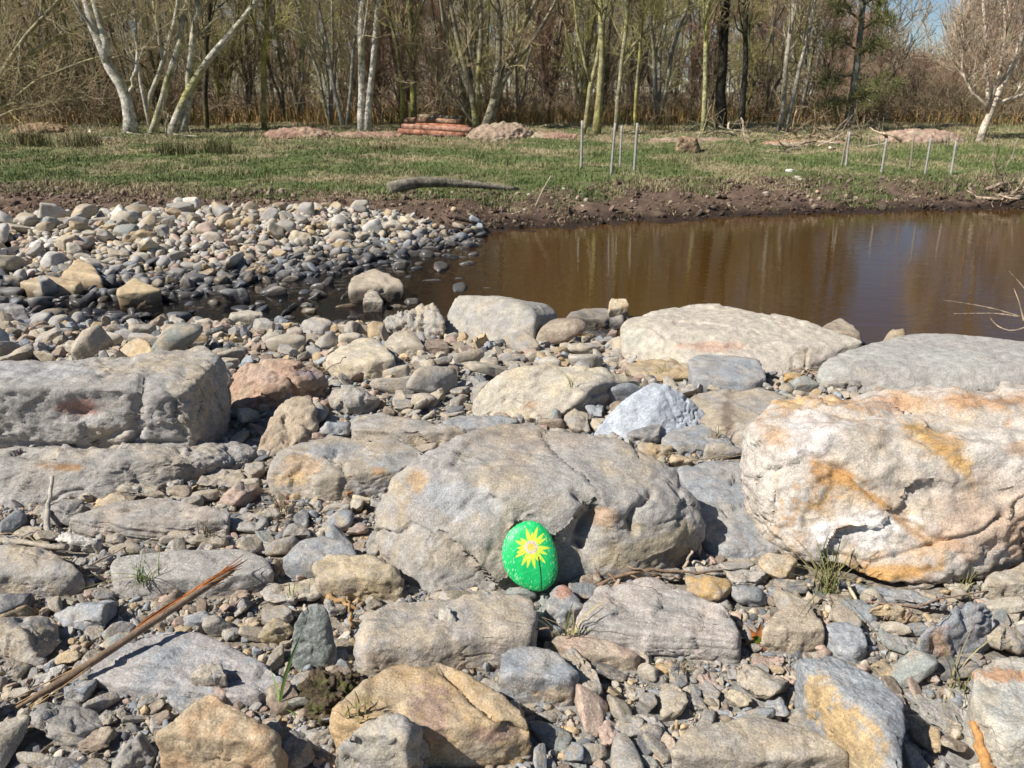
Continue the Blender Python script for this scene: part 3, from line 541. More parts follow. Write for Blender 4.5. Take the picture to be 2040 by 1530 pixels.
slab('cobble', 'largest tan cobble on the gravel bar, far left', [(122, 560), (125, 540), (150, 527), (185, 528), (203, 550), (195, 571), (150, 572)], .12, (.42, .33, .22), 'tan', seed=82, p=8, bulge=1, land='the large tan cobble', mat=M_cob)
slab('cobble', 'long wedge-shaped tan rock at the gravel bar\'s left front', [(42, 590), (60, 560), (90, 548), (150, 570), (170, 590), (120, 598), (60, 598)], .1, (.42, .34, .23), 'tan', seed=83, p=16, land='the tan wedge rock', mat=M_cob)
slab('cobble', 'rounded yellow-tan cobble at the stream\'s left bank', [(233, 585), (245, 568), (285, 565), (318, 578), (315, 596), (270, 602), (240, 598)], .1, (.44, .35, .22), 'tan', seed=84, p=8, g=-.18, bulge=1, land='the yellow-tan cobble', mat=M_cob)
slab('cobble', 'broad flat-topped beige rock on the near stream bank', [(450, 640), (458, 622), (495, 617), (525, 625), (527, 648), (470, 652)], .08, (.41, .36, .28), 'pale', seed=85, p=14, land='the broad bank rock', g=-.19)
slab('cobble', 'dark pointed rock with a shaded side at the left edge', [(-30, 640), (0, 608), (30, 603), (62, 640), (55, 655), (-30, 655)], .13, (.2, .19, .19), 'grey', seed=86, p=20, g=-.2, land='the dark pointed rock')
slab('slate', 'long dark slate lying in shade at the stream\'s left edge', [(-60, 660), (0, 652), (60, 655), (95, 668), (90, 680), (-60, 684)], .07, (.24, .22, .2), 'grey', seed=87, p=20, g=-.17)
# ---------------------------------------------------------------- smaller stones, each filling its own window: x0 y0 x1 y1 style colour diagonal
T = '''0 682 68 730 a beige;112 676 184 710 a pale;157 659 247 696 r pale;66 700 112 724 r cream;108 652 152 678 r dark;255 664 330 698 r beige;310 666 365 690 r beige;343 652 388 679 r tan;365 663 420 694 r tan
382 640 454 669 a beige;517 642 559 664 a beige;529 664 611 703 r pale;568 668 610 695 r beige;627 660 675 698 r beige;674 661 726 695 r pale;664 648 720 674 r beige;719 644 761 670 r beige;598 600 628 620 a white
585 640 596 648 r pale;640 655 670 668 r beige;600 612 632 632 r tan;563 604 590 630 a dark;436 572 500 615 a dark;527 570 574 596 r grey;507 598 531 614 r dark;617 564 648 582 r grey;678 577 700 603 a dark
902 562 929 588 r green;905 552 927 562 r dark;805 592 835 612 r grey;770 605 812 622 a cream;667 604 712 620 r tan;690 628 718 642 r dark;642 636 664 650 r grey;560 628 590 642 r dark
961 573 984 580 r pale;924 520 947 533 r dark;864 520 894 547 r grey;880 506 914 520 r dark;850 503 880 516 r grey;800 500 840 516 r grey;838 556 880 566 r dark;780 520 812 542 r grey
755 518 790 530 r dark;805 486 830 500 r pale;840 492 868 504 r grey;760 498 782 512 a grey;700 510 735 526 r grey;650 540 682 556 r dark;625 540 640 556 r dark;0 600 20 640 r dark
71 621 105 645 r pale;55 641 82 656 r dark;148 624 187 642 r dark;118 595 145 618 r grey;206 618 258 640 r dark;270 620 308 645 a dark;275 600 325 622 a tan;110 594 140 630 r grey;140 588 168 612 r grey
294 583 360 606 a dark;252 675 275 690 r dark;270 652 300 668 a dark;350 600 362 615 a grey;60 605 90 630 r grey;170 600 190 622 r grey;0 488 40 522 r white;40 478 75 505 a pink;10 445 42 472 r cream
80 500 135 540 r white;140 470 185 505 r pink;206 470 284 504 a tan 1;246 508 294 537 r pale;451 495 494 538 r pale;564 466 616 497 a cream;600 440 650 455 r pale;200 500 250 530 a beige;135 508 175 532 r beige
280 545 345 560 r grey;360 540 395 572 r grey;390 530 435 560 a tan;430 545 470 572 r grey;540 535 600 556 r beige;560 550 596 566 r pale;480 530 540 556 a tan;330 500 370 530 r beige;390 465 440 495 r beige
640 470 690 500 r beige;740 445 800 475 a pale;650 480 700 505 a tan;790 460 826 486 r pale;700 455 750 490 r white;505 480 545 505 r grey;560 480 610 500 r beige;420 500 450 520 a pale;860 487 880 494 r grey
762 726 818 756 r beige;901 697 966 731 r beige 1;955 711 994 746 r beige;993 702 1048 728 r grey;1046 699 1087 723 r beige;1081 702 1101 723 r cream;1115 680 1206 713 a beige;1189 695 1248 723 f beige 1
1161 656 1230 677 f dark;1110 660 1160 700 a dark;822 740 905 767 f beige 1;736 752 830 787 r grey;657 766 757 832 a grey;818 781 874 818 r beige;762 809 788 832 r brown;1187 759 1286 815 r blue
1158 786 1204 834 a blue;1072 831 1125 860 r brown;1124 814 1176 866 a beige;1271 879 1341 921 a tan;415 691 464 718 r beige;432 694 489 728 r beige 1;514 784 582 811 r green;566 762 627 784 f yellow
600 763 650 795 a yellow;697 825 760 850 f blue;633 836 698 876 a blue;600 800 655 850 r beige;740 845 780 870 f beige;585 944 702 986 f grey;529 926 616 964 f ochre;391 933 489 979 f beige;484 920 530 960 a beige
438 959 526 1012 a pink;421 916 481 947 f grey 1;331 952 366 992 a grey;231 963 340 998 f beige;372 974 437 1005 r beige;430 1000 470 1022 a pale;67 993 213 1050 a grey;0 1015 55 1067 r blue;451 1021 537 1061 f grey
317 1056 388 1087 a beige;460 1030 512 1062 f brown 1;585 1015 619 1050 a dark;633 1030 712 1068 f grey 1;508 1079 578 1106 f grey;209 1056 258 1083 a beige;108 1063 206 1106 a white;216 1080 296 1106 r beige
367 1060 460 1095 r beige;690 1040 735 1065 a pink;518 1152 638 1212 f beige;463 1190 505 1229 a grey;470 1235 516 1253 r tan;441 1249 480 1279 r grey;480 1262 505 1281 r blue;511 1232 584 1289 a yellow
662 1317 698 1341 r pale;566 1333 653 1380 r grey;558 1456 630 1535 a grey;597 1452 666 1507 r grey;117 1352 196 1404 r blue;62 1394 217 1491 r grey;150 1447 238 1503 r brown;195 1413 234 1452 a grey
32 1497 121 1535 r beige;118 1510 200 1550 r blue;211 1461 313 1550 r grey;309 1454 345 1550 a grey;-60 1424 58 1550 r pale;-10 1228 121 1332 a beige;110 1197 241 1256 a blue;62 1324 138 1370 r white 1
106 1293 162 1328 a tan;154 1276 183 1298 a tan;0 1207 80 1250 a tan 1;-20 1180 66 1229 r dark;130 1142 180 1188 f tan 1;178 1111 224 1150 f beige 1;112 1145 150 1175 a beige;394 1283 454 1325 f grey
405 1365 464 1407 a pink;445 1340 482 1370 a beige;274 1369 344 1414 f grey 1;338 1400 365 1435 a pale;319 1405 341 1433 r ochre;230 1406 258 1435 a beige;305 1432 352 1452 a blue;357 1218 426 1253 a blue
300 1205 340 1228 a grey;710 1077 737 1099 r blue;728 1058 768 1110 a grey;1005 1170 1070 1206 r green;1069 1183 1095 1253 r green;1137 1139 1200 1180 r brown;1031 1376 1056 1390 r pale;1014 1394 1040 1419 r grey
1064 1413 1125 1442 a grey;1065 1397 1097 1414 r blue;1189 1432 1238 1490 r pink;1266 1424 1329 1485 r grey;1216 1458 1284 1545 r grey;1148 1480 1210 1522 r beige;1139 1465 1169 1486 r cream;1110 1458 1138 1515 a beige
825 1502 872 1535 r green;615 1454 668 1493 r grey;1031 1494 1060 1517 r grey;1134 1508 1170 1535 r green;1295 1485 1342 1510 r blue;1185 1413 1218 1449 a blue;1236 1404 1262 1416 r cream;1309 1362 1372 1438 r beige
1364 1142 1454 1208 a ochre;1438 1122 1534 1174 f grey;1450 1163 1534 1212 a blue;1511 1098 1588 1160 a tan;1530 1170 1570 1206 r blue;1498 1305 1564 1339 r pink;1467 1324 1571 1392 r beige;1443 1372 1499 1411 r cream
1378 1324 1435 1376 r pink -1;1522 1386 1572 1433 a blue;1570 1370 1597 1397 r grey;1560 1422 1589 1442 r cream;1374 1382 1411 1421 a grey;1566 1406 1656 1480 r grey;1628 1406 1671 1442 a beige;1659 1456 1694 1500 r beige
1642 1480 1680 1510 r pale;1476 1408 1508 1430 r blue;1812 1424 1875 1502 a tan;1834 1494 1870 1522 r grey;1820 1382 1918 1462 f grey -1;1731 1312 1786 1354 r tan;1748 1252 1856 1310 f green -1;1937 1228 2045 1302 a beige
1690 1165 1890 1215 f blue -1;1731 1204 1838 1248 a tan;1676 1195 1756 1246 a blue;1870 1150 1930 1180 r pale;1945 1155 1978 1195 r grey;1800 1140 1880 1175 f beige;1805 1312 1832 1362 r tan;1828 1312 1850 1345 r grey
1840 1335 1872 1365 a pink;1870 1325 1920 1355 a beige;1895 1395 1925 1440 r grey;1880 1370 1905 1400 r pale;1480 1240 1520 1300 r grey;1270 1290 1300 1330 a beige;1300 1320 1350 1350 a ochre;1460 1170 1500 1200 f grey
1236 640 1280 655 f beige;1250 715 1380 765 f tan;1400 880 1480 920 r grey;1200 880 1250 905 a beige;1560 740 1620 765 a ochre;1640 755 1720 785 a grey;1330 905 1380 935 a tan;1480 905 1500 930 a dark;640 1180 700 1230 f grey
1640 1210 1690 1240 a beige;1420 1190 1465 1225 a grey;500 1010 560 1040 a beige;560 1040 620 1080 a grey;640 1000 700 1030 a beige;700 985 745 1010 r cream;270 990 330 1010 a grey;20 1050 90 1085 f beige;380 1030 440 1060 a grey'''
CNT = []
def cym_(a, b): return a + b > 1700
k_ = 0
for rec in T.replace('\n', ';').split(';'):
    a = rec.split(); x0, y0, x1, y1 = map(float, a[:4]); st, cc = a[4], a[5]; st = {'r': ['r', 'a', 'f', 'a'][int(x0) % 4]}.get(st, st) if cym_(y0, y1) else st; dg = float(a[6]) if len(a) > 6 else 0
    k_ += 1; cym = (y0 + y1) / 2
    wet_in = cym > 500 and cym < 650 and x0 < 1000 and cc != 'cream'
    v, f, col = box_stone(x0, y0, x1, y1, st, cc, diag=dg, seed=k_, rest=None)
    kind = 'cobble' if cym < 660 else {'r': 'stone', 'a': 'rock', 'f': 'slate'}[st]
    o = finish(kind, v, f, col, M_cob if cym < 700 else M_rock, None, None)
    CNT.append((o, kind, st, cc, x0, y0, x1, y1))
# ---------------------------------------------------------------- the painted stone
def painted_stone():
    e = R(25); eu = np.array([.03, math.sin(e), math.cos(e)]); ex = np.array([1, 0, -.03]); nn = np.cross(ex, eu)
    cen = np.array([P(1056, 1110, .066)[0], 1.486, .068]); cen = CAM + (cen - CAM) * .982; K = .1307 * 1.07e-3 * .985
    ol = np.array([(290, 800), (320, 620), (420, 440), (560, 345), (700, 310), (850, 340), (970, 450), (1070, 640), (1125, 850), (1142, 1000), (1115, 1180), (1030, 1300), (860, 1375), (700, 1345), (540, 1270), (410, 1160), (330, 1010)], float)
    q = (ol - [715, 845]) * [1, -1]; th = np.arctan2(q[:, 1], q[:, 0]); rr = np.hypot(q[:, 0], q[:, 1]); i = np.argsort(th); th, rr = th[i], rr[i]
    tt = np.concatenate([th - 2 * math.pi, th, th + 2 * math.pi]); R3 = np.concatenate([rr] * 3)
    D, f = ico(7); a = np.arctan2(D[:, 1], D[:, 0]); Ro = sum(np.interp(a + s, tt, R3) for s in (-.16, -.08, 0, .08, .16)) / 5
    rho = np.hypot(D[:, 0], D[:, 1]) ** .92
    lx, ly = rho * Ro * np.cos(a), rho * Ro * np.sin(a); lz = np.sign(D[:, 2]) * np.abs(D[:, 2]) ** .8 * .021
    v = cen + (lx * K)[:, None] * ex + (ly * K)[:, None] * eu + lz[:, None] * nn
    n = vnorm(v, f)
    if (n[D[:, 2] > .9] @ nn).mean() < 0: n = -n
    v = v + n * (.0009 * fbm(v * 60, 3) + .00025 * fbm(v * 350, 3))[:, None]
    px, py = lx + 715, 845 - ly
    g = np.array([.012, .50, .135]); col = np.tile(g, (len(v), 1)) * (1 + .10 * fbm(v * 70, 3))[:, None]
    u = np.stack([lx / 13, ly / 60, lz * 100], 1); rimy = 1 + .9 * sm((np.hypot(lx, ly) / Ro - .55) / .4)
    s = fbm(u, 2) ; w = sm((s - .40 + .2 * (rimy - 1)) / .12)
    col = col + (np.array([.50, .85, .50]) - col) * (w * .85)[:, None]
    tips = [(640, 415), (812, 395), (912, 485), (942, 560), (1018, 705), (965, 795), (942, 925), (842, 900), (788, 1010), (672, 1000), (588, 970), (492, 850), (505, 780), (512, 712), (485, 610), (556, 568), (735, 470), (860, 600)]
    pet = np.zeros(len(v)); X0, Y0 = 722, 695
    for tx, ty in tips:
        L = math.hypot(tx - X0, ty - Y0); ux, uy = (tx - X0) / L, (ty - Y0) / L
        al = (px - X0) * ux + (py - Y0) * uy; ac = np.abs(-(px - X0) * uy + (py - Y0) * ux)
        tq = np.clip((al - 50) / (L - 50), 0, 1); wd = 29 * np.sin(np.pi * np.clip(tq * .78 + .2, 0, 1)) ** .8 + 3
        pet = np.maximum(pet, (sm((wd - ac) / 7) * (al > 40) * (al < L)))
    yl = np.array([.66, .80, .07]); yv = yl * (1 + .22 * fbm(v * 260, 3))[:, None]
    pet = np.where(D[:, 2] > 0, pet, 0); col = col + (yv - col) * pet[:, None]
    ol_ = pn(np.stack([px / 16, py / 40, px * 0], 1)); col = col + (np.array([.35, .55, .02]) - col) * (pet * sm((ol_ - .25) / .1) * .5)[:, None]
    rd = np.hypot(px - X0, py - Y0) + 9 * pn(np.stack([px / 14, py / 14, px * 0], 1)); front = D[:, 2] > 0
    ring = sm((104 - rd) / 10) * front; dots = sm(pn(np.stack([px / 9, py / 9, px * 0 + 3], 1)) * 4 + .5)[:, None]
    col = col + ((np.array([.42, .34, .36]) * (1 - dots) + np.array([.8, .7, .55]) * dots) - col) * ring[:, None]
    cen_ = sm((62 - rd) / 10) * front; col = col + ((np.array([.75, .42, .05]) * (1 - dots) + np.array([.85, .70, .12]) * dots) - col) * cen_[:, None]
    sx = np.interp(py, [830, 1000, 1100, 1340], [836, 868, 882, 897]); st = sm((np.interp(py, [830, 1340], [13, 10]) - np.abs(px - sx)) / 4) * (py > 835) * (py < 1345) * front
    col = col + (np.array([.012, .03, .015]) - col) * st[:, None]
    col = np.clip(col, 0, .9)
    m = mat_surface('painted_surface', rough=.45, spec=.45, fine=300, finek=.05, mid=60, midk=.06, bump=.25, bdist=.0015, bfine=200)
    return finish('painted_stone', v, f, col, m, 'bright green painted stone with a yellow flower, leaning on the big grey boulder', 'painted stone')
painted_stone(); LAND.append(('the painted stone', 1055, 1110, 55, 68))

# ---------------------------------------------------------------- further stones between the large ones
VAR = {s: [] for s in 'raf'}
for s in 'raf':
    for j in range(7):
        r = np.random.default_rng(900 + j * 3 + ord(s)); v, f = unit_stone(s, r, 4)
        v, n = rough_up(v * [1, .8, KT[s] * (1.1 if s == 'r' else 1.3)], f, 1.5, j, .05, .02 if s != 'r' else .004, 0, strata=.0)
        VAR[s].append(v)
PICK = ['grey', 'blue', 'beige', 'grey', 'beige', 'pale', 'tan', 'pink', 'brown', 'green', 'dark', 'grey', 'blue', 'beige']
def rot(r, tilt=.25):
    a, b, c = r.uniform(0, 2 * math.pi), r.normal() * tilt, r.normal() * tilt
    ca, sa, cb, sb, cc, sc = math.cos(a), math.sin(a), math.cos(b), math.sin(b), math.cos(c), math.sin(c)
    return np.array([[ca, sa, 0], [-sa, ca, 0], [0, 0, 1]]) @ np.array([[1, 0, 0], [0, cb, sb], [0, -sb, cb]]) @ np.array([[cc, 0, -sc], [0, 1, 0], [sc, 0, cc]])
def hm_at(x, y, rad):
    i, j = int((x - HX0) / HC), int((y - HY0) / HC); k = max(1, int(rad / HC))
    if i < k or j < k or i >= HN[0] - k or j >= HN[1] - k: return -9, -9
    w = HM[i - k:i + k + 1, j - k:j + k + 1]; return float(w.max()), float(HM[i, j])
_, F4 = ico(4)
r = np.random.default_rng(77); placed = 0; cntk = {'stone': 0, 'slate': 0, 'rock': 0}
for tries in range(14000):
    if placed >= 470: break
    px, py = r.uniform(-120, 2160), 620 + 930 * r.random() ** .8
    g = P(px, py, 0.0)
    if g[1] > 3.95 + (.2 if g[0] < -.5 else -.25): continue
    dep = g[1] * cp + CAMZ * sp
    rad = r.uniform(.0085, .019) * dep * (1.3 if placed < 110 else .85)
    mxh, c0 = hm_at(g[0], g[1], rad * .75); z = tz(g[0], g[1])
    if mxh > z + .012 + rad * .25: continue
    st = r.choice(['r', 'a', 'f', 'f', 'a', 'f', 'f', 'f']); kind = {'r': 'stone', 'a': 'rock', 'f': 'slate'}[st]; cc = PICK[r.integers(len(PICK))]
    if g[1] > 2.6 and cc in ('blue', 'dark'): cc = 'beige'
    v = VAR[st][r.integers(7)] * rad * r.uniform(.85, 1.2, 3) * [1.35, .95, 1] @ rot(r, .24 if st != 'f' else .27); v = v + [g[0], g[1], 0]; v[:, 2] += z - v[:, 2].min() - .25 * rad * (KT[st])
    v, n = rough_up(v, F4, rad * 2, placed, 0, 0, .0012)
    c2 = 'beige' if cc != 'beige' else 'grey'
    col = paint(v, n, rad * 2, placed, cc, c2, mix=.3, veins=.6 * (r.random() < .25)) * r.uniform(.85, 1.1)
    o = finish(kind, v, F4, col, M_rock, None, None); x, y = proj(v); CNT.append((o, kind, st, cc, x.min(), y.min(), x.max(), y.max())); placed += 1

# the gravel bar: cobbles heaped behind the stream
def bar_ok(x, y):
    fr = np.interp(x, _fx, _fy); bk = np.interp(x, [-6, -4.4, -3.4, -2, -.8, -.35], [5.9, 6.2, 6.95, 7.25, 7.15, 6.95]); return (y > fr - .25) & (y < bk)
BARI = [(o, (o.location[0], o.location[1])) for (o, kd, *_r) in CNT if kd == 'cobble' and o.location[1] > 4.6]
used = [(b[1][0], b[1][1], .07) for b in BARI]; nb = 0
for tries in range(20000):
    if nb >= 232: break
    x = r.uniform(-6.2, -.35); y = r.uniform(4.5, 8.0)
    if not bar_ok(x, y) or abs(x) > y * .85: continue
    rad = r.uniform(.036, .07) * (1.3 if nb < 45 else 1) * (.8 if x > -1.6 else 1.0 if x > -2.5 else 1.2)
    if any((x - a) ** 2 + (y - b) ** 2 < (.74 * (rad + c)) ** 2 for a, b, c in used): continue
    used.append((x, y, rad)); st = r.choice(['r', 'r', 'a', 'f']); wet = y < np.interp(x, _fx, _fy) + .25
    cc = ['beige', 'pale', 'grey', 'beige', 'pink', 'white', 'tan', 'grey', 'beige', 'pale', 'green', 'cream'][r.integers(12)] if not wet else ['grey', 'dark', 'blue', 'beige'][r.integers(4)]
    if y > 6.3 and x < -2.6 and r.random() < .5: cc = 'white'
    v = VAR[st][r.integers(7)] * rad * r.uniform(.8, 1.25, 3) * [1.1, 1, .95] @ rot(r, .3); v = v + [x, y, 0]
    z = tz(x, y) + (.02 if not wet else 0) + .015 * sm((y - np.interp(x, _fx, _fy)) / .8) ; v[:, 2] += z - v[:, 2].min() - .2 * rad
    v, n = rough_up(v, F4, rad * 2, nb, .01, 0, .001)
    col = paint(v, n, rad * 2, nb, cc, 'beige' if cc != 'beige' else 'tan', mix=.3) * r.uniform(.8, 1.05)
    o = finish('cobble', v, F4, col, M_cob, None, None); a, b = proj(v); CNT.append((o, 'cobble', st, cc, a.min(), b.min(), a.max(), b.max())); nb += 1

# loose material nobody could count
def scatter(name, label, cat, pos, rad, level, mat, cols, seed, tilt=.5, flat=.6, bury=.3, rounded=True, smooth=True):
    r = np.random.default_rng(seed); N_ = len(pos); out = []; V, F_ = ico(level); nv = len(V)
    tm = []
    for j in range(10):
        u, _ = unit_stone((['r', 'a', 'f'] if rounded else ['a', 'a', 'f'])[j % 3], r, level); tm.append(u * ([1, .8, flat * 1.2] if j % 3 == 0 else [1.1, .75, flat * (.9 if j % 3 == 1 else .5)]))
    tm = np.array(tm)[r.integers(10, size=N_)] * (rad[:, None] * r.uniform(.75, 1.3, (N_, 3)))[:, None, :]
    a = r.uniform(0, 2 * np.pi, N_); b = r.normal(size=N_) * tilt
    ca, sa, cb, sb = np.cos(a), np.sin(a), np.cos(b), np.sin(b)
    x = tm[..., 0] * cb[:, None] + tm[..., 2] * sb[:, None]; z = -tm[..., 0] * sb[:, None] + tm[..., 2] * cb[:, None]; y = tm[..., 1]
    X_ = x * ca[:, None] - y * sa[:, None]; Y_ = x * sa[:, None] + y * ca[:, None]
    v = np.stack([X_, Y_, z], -1); v[..., 2] -= v[..., 2].min(1)[:, None] + (bury * rad)[:, None]; v += pos[:, None, :]
    f = (F_[None] + (np.arange(N_) * nv)[:, None, None]).reshape(-1, 3)
    c = np.array([PAL[k] if isinstance(k, str) else k for k in cols])[r.integers(len(cols), size=N_)] * r.uniform(.75, 1.15, (N_, 1)); c = np.repeat(c, nv, 0)
    return tag(mesh(name, v.reshape(-1, 3), f, c, mat, smooth=smooth and level > 1), label, cat, kind='stuff')
def sample(N_, y0, y1, pw, seed, x0=-280, x1=2320):
    r = np.random.default_rng(seed); px = r.uniform(x0, x1, N_); py = y0 + (y1 - y0) * r.random(N_) ** pw
    u = (px - 1020) / FPX; v = (765 - py) / FPX; t = CAMZ / (sp - v * cp); x, y = u * t, (cp + v * sp) * t
    z = terrain(x, y); i = np.clip(((x - HX0) / HC).astype(int), 0, HN[0] - 1); j = np.clip(((y - HY0) / HC).astype(int), 0, HN[1] - 1)
    h = HM[i, j]; t2 = (y * cp + CAMZ * sp)
    return np.stack([x, y, z], 1), t2, h
p, dp, h = sample(42000, 575, 1900, .95, 5, -650, 2690); k = (h < p[:, 2] + .012) & (p[:, 2] > WZ - .02) & (p[:, 1] < 4.4); p, dp = p[k], dp[k]
cl = fbm(p * 3, 2); rr = np.random.default_rng(6)
scatter('pebbles', 'loose pebbles and stone chips filling the gaps between the rocks', 'pebbles', p, (.0028 + .0062 * rr.random(len(p)) ** 1.8) * dp * np.interp(p[:, 1], [2, 3.5], [1, 1.45]), 2, M_grav,
        ['grey', 'blue', 'beige', 'grey', 'beige', 'tan', 'pink', 'brown', 'beige', 'pale', 'dark'], 8, rounded=False, smooth=False)
p, dp, h = sample(130000, 640, 1900, .85, 15, -600, 2640); cl = fbm(p * 4 + 3, 2); k = (h < p[:, 2] + .012) & (cl > -.35); p, dp = p[k], dp[k]
scatter('gravel', 'fine grey and brown gravel between the stones', 'gravel', p, rr.uniform(.0011, .0034, len(p)) * dp, 1, M_grav, ['grey', 'beige', 'brown', 'grey', 'dark', 'beige', 'blue'], 18)
rb = np.random.default_rng(31); x = rb.uniform(-8, -.1, 24000); y = rb.uniform(4.3, 8.1, 24000); k = bar_ok(x, y) & (y > np.interp(x, _fx, _fy) - .1); x, y = x[k][:12500], y[k][:12500]
bz = terrain(x, y) + .015 * sm((y - np.interp(x, _fx, _fy)) / .6)
scatter('small_cobbles', 'smaller pale cobbles packed under the big ones on the gravel bar', 'cobbles', np.stack([x, y, bz], 1), rb.uniform(.018, .045, len(x)), 2, M_cob,
        ['beige', 'pale', 'grey', 'beige', 'pink', 'white', 'tan', 'grey', 'pale'], 19, tilt=.4, bury=.4)
x = rb.uniform(-5, .6, 9000); y = rb.uniform(4.0, 7.6, 9000); fr = np.interp(x, _fx, _fy); k = (y < fr + .35) & (y > np.maximum(3.9, fr - 1.3)) & (x < -.25) ; k &= (rb.random(9000) < np.where(y < fr - .4, .28, .85) * np.where(x > -.7, .7, 1)); x, y = x[k], y[k]
scatter('stream_stones', 'dark wet stones breaking the surface of the shallow stream', 'stones', np.stack([x, y, np.maximum(terrain(x, y), WZ - .045)], 1), rb.uniform(.022, .06, len(x)), 3, M_cob,
        ['grey', 'dark', 'blue', 'grey', 'beige'], 20, tilt=.25, bury=.1)
MOFF = lambda x: np.interp(x, [-8, -5, -2, -1, 0, 1.5, 4, 8], [4.2, 3.9, 2.8, 1.6, .6, 1.0, .65, .55])
x = rb.uniform(-8, 9, 26000); y = rb.uniform(6.3, 10.2, 26000); fr = np.interp(x, _fx, _fy); k = (y > fr) & (y < fr + MOFF(x) + .35) & ~bar_ok(x, y); x, y = x[k], y[k]
scatter('mud_clods', 'reddish brown mud clods and flat chips along the far bank', 'clods', np.stack([x, y, terrain(x, y)], 1), rb.uniform(.008, .03, len(x)) * (rb.random(len(x)) ** 2.5 * 1.3 + .35), 1, M_soil, [(.15, .105, .078), (.11, .075, .055), (.20, .145, .105), (.30, .23, .165)], 21)
x = rb.uniform(-3, 3.8, 90); y = rb.uniform(7.5, 9.6, 90); fr = np.interp(x, _fx, _fy); k = (y > fr + .1) & (y < fr + 1.0) & (x > -2.4); x, y = x[k], y[k]
scatter('bank_stones', 'scattered pale stones on the muddy far bank', 'stones', np.stack([x, y, terrain(x, y)], 1), rb.uniform(.01, .035, len(x)), 3, M_cob, ['beige', 'pale', 'tan', 'pale'], 22, tilt=.2)

# ---------------------------------------------------------------- tubes: sticks, trunks, twigs
class Tubes:
    def __init__(s): s.b = {}
    def add(s, pts, rad, sides=5, col=(.3, .25, .2)):
        pts = np.asarray(pts, float); rad = np.asarray(rad, float)
        if pts.ndim == 2: pts, rad = pts[None], rad[None]
        c = np.broadcast_to(np.asarray(col, float), (len(pts), 3)); s.b.setdefault((pts.shape[1], sides), []).append((pts, rad, c))
    def build(s, name, mat, parent=None, moss=None, origin=None, seed=0, cap=True, vary=.25):
        Vs, Fs, Cs, off = [], [], [], 0
        for (n, sd), L in s.b.items():
            p = np.concatenate([l[0] for l in L]); rd = np.concatenate([l[1] for l in L]); c = np.concatenate([l[2] for l in L]); M = len(p)
            if cap and sd >= 5:
                p = np.concatenate([p[:, :1], p, p[:, -1:]], 1); rd = np.concatenate([rd[:, :1] * .01, rd, rd[:, -1:] * .01], 1); n2 = n + 2
                t = np.gradient(p[:, 1:-1], axis=1); t = np.concatenate([t[:, :1], t, t[:, -1:]], 1)
            else: n2 = n; t = np.gradient(p, axis=1)
            t /= np.linalg.norm(t, axis=2)[..., None] + 1e-9; T0 = t.mean(1)
            ref = np.where((np.abs(T0[:, 2]) < .8)[:, None], [[0, 0, 1.]], [[0, 1., 0]])
            a = np.cross(t, ref[:, None]); a /= np.linalg.norm(a, axis=2)[..., None] + 1e-9; b = np.cross(t, a)
            an = np.arange(sd) * 2 * np.pi / sd
            v = p[:, :, None] + rd[:, :, None, None] * (a[:, :, None] * np.cos(an)[:, None] + b[:, :, None] * np.sin(an)[:, None])
            i = np.arange(M * n2 * sd).reshape(M, n2, sd); j = np.roll(i, -1, 2)
            Fs.append(np.stack([i[:, :-1], i[:, 1:], j[:, 1:], j[:, :-1]], -1).reshape(-1, 4) + off)
            Vs.append(v.reshape(-1, 3)); Cs.append(np.repeat(c, n2 * sd, 0)); off += M * n2 * sd
        v = np.concatenate(Vs); c = np.concatenate(Cs); q = v * 2.3 + seed
        if vary: c = c * (1 + vary * fbm(v * 5 + seed, 3))[:, None]
        if moss is not None: c = c + (np.array(moss[0]) - c) * (moss[1] * sm(fbm(q, 3) * 1.6 + moss[2]))[:, None]
        return mesh(name, v, np.concatenate(Fs), c, mat, parent=parent, origin=origin)
def curve(pts, n):
    pts = np.asarray(pts, float); d = np.concatenate([[0], np.cumsum(np.linalg.norm(np.diff(pts, axis=0), axis=1))]); s = np.linspace(0, d[-1], n)
    out = np.stack([np.interp(s, d, pts[:, k]) for k in range(pts.shape[1])], 1)
    for _ in range(2): out[1:-1] = (out[:-2] + 2 * out[1:-1] + out[2:]) / 4
    return out
def spawn(par, prad, k, L, spread, up, n, rs, tmin=.15, follow=.6, rk=.45, taper=.25, jit=.18, tmax=1.0, droop=0):
    M, m = par.shape[:2]; idx = np.repeat(np.arange(M), k); t = rs.uniform(tmin, tmax, M * k) * (m - 1); i = np.minimum(t.astype(int), m - 2); f = (t - i)[:, None]
    p0 = par[idx, i] * (1 - f) + par[idx, i + 1] * f; tg = par[idx, i + 1] - par[idx, i]; tg /= np.linalg.norm(tg, axis=1)[:, None] + 1e-9
    r0 = (prad[idx, i] * (1 - f[:, 0]) + prad[idx, i + 1] * f[:, 0])
    rnd = rs.normal(size=(M * k, 3)); rnd /= np.linalg.norm(rnd, axis=1)[:, None]
    d = tg * follow + rnd * spread + np.array([0, 0, up]); d /= np.linalg.norm(d, axis=1)[:, None]
    ln = L * rs.uniform(.5, 1.2, M * k) * (1.1 - .5 * t / (m - 1)); pts = [p0]
    for s in range(n - 1):
        d = d + rs.normal(size=d.shape) * jit + np.array([0, 0, up * .25 - droop * s / n]); d /= np.linalg.norm(d, axis=1)[:, None]; pts.append(pts[-1] + d * (ln / (n - 1))[:, None])
    r1 = r0 * rk; rad = r1[:, None] * np.linspace(1, taper, n)[None]
    return np.stack(pts, 1), rad

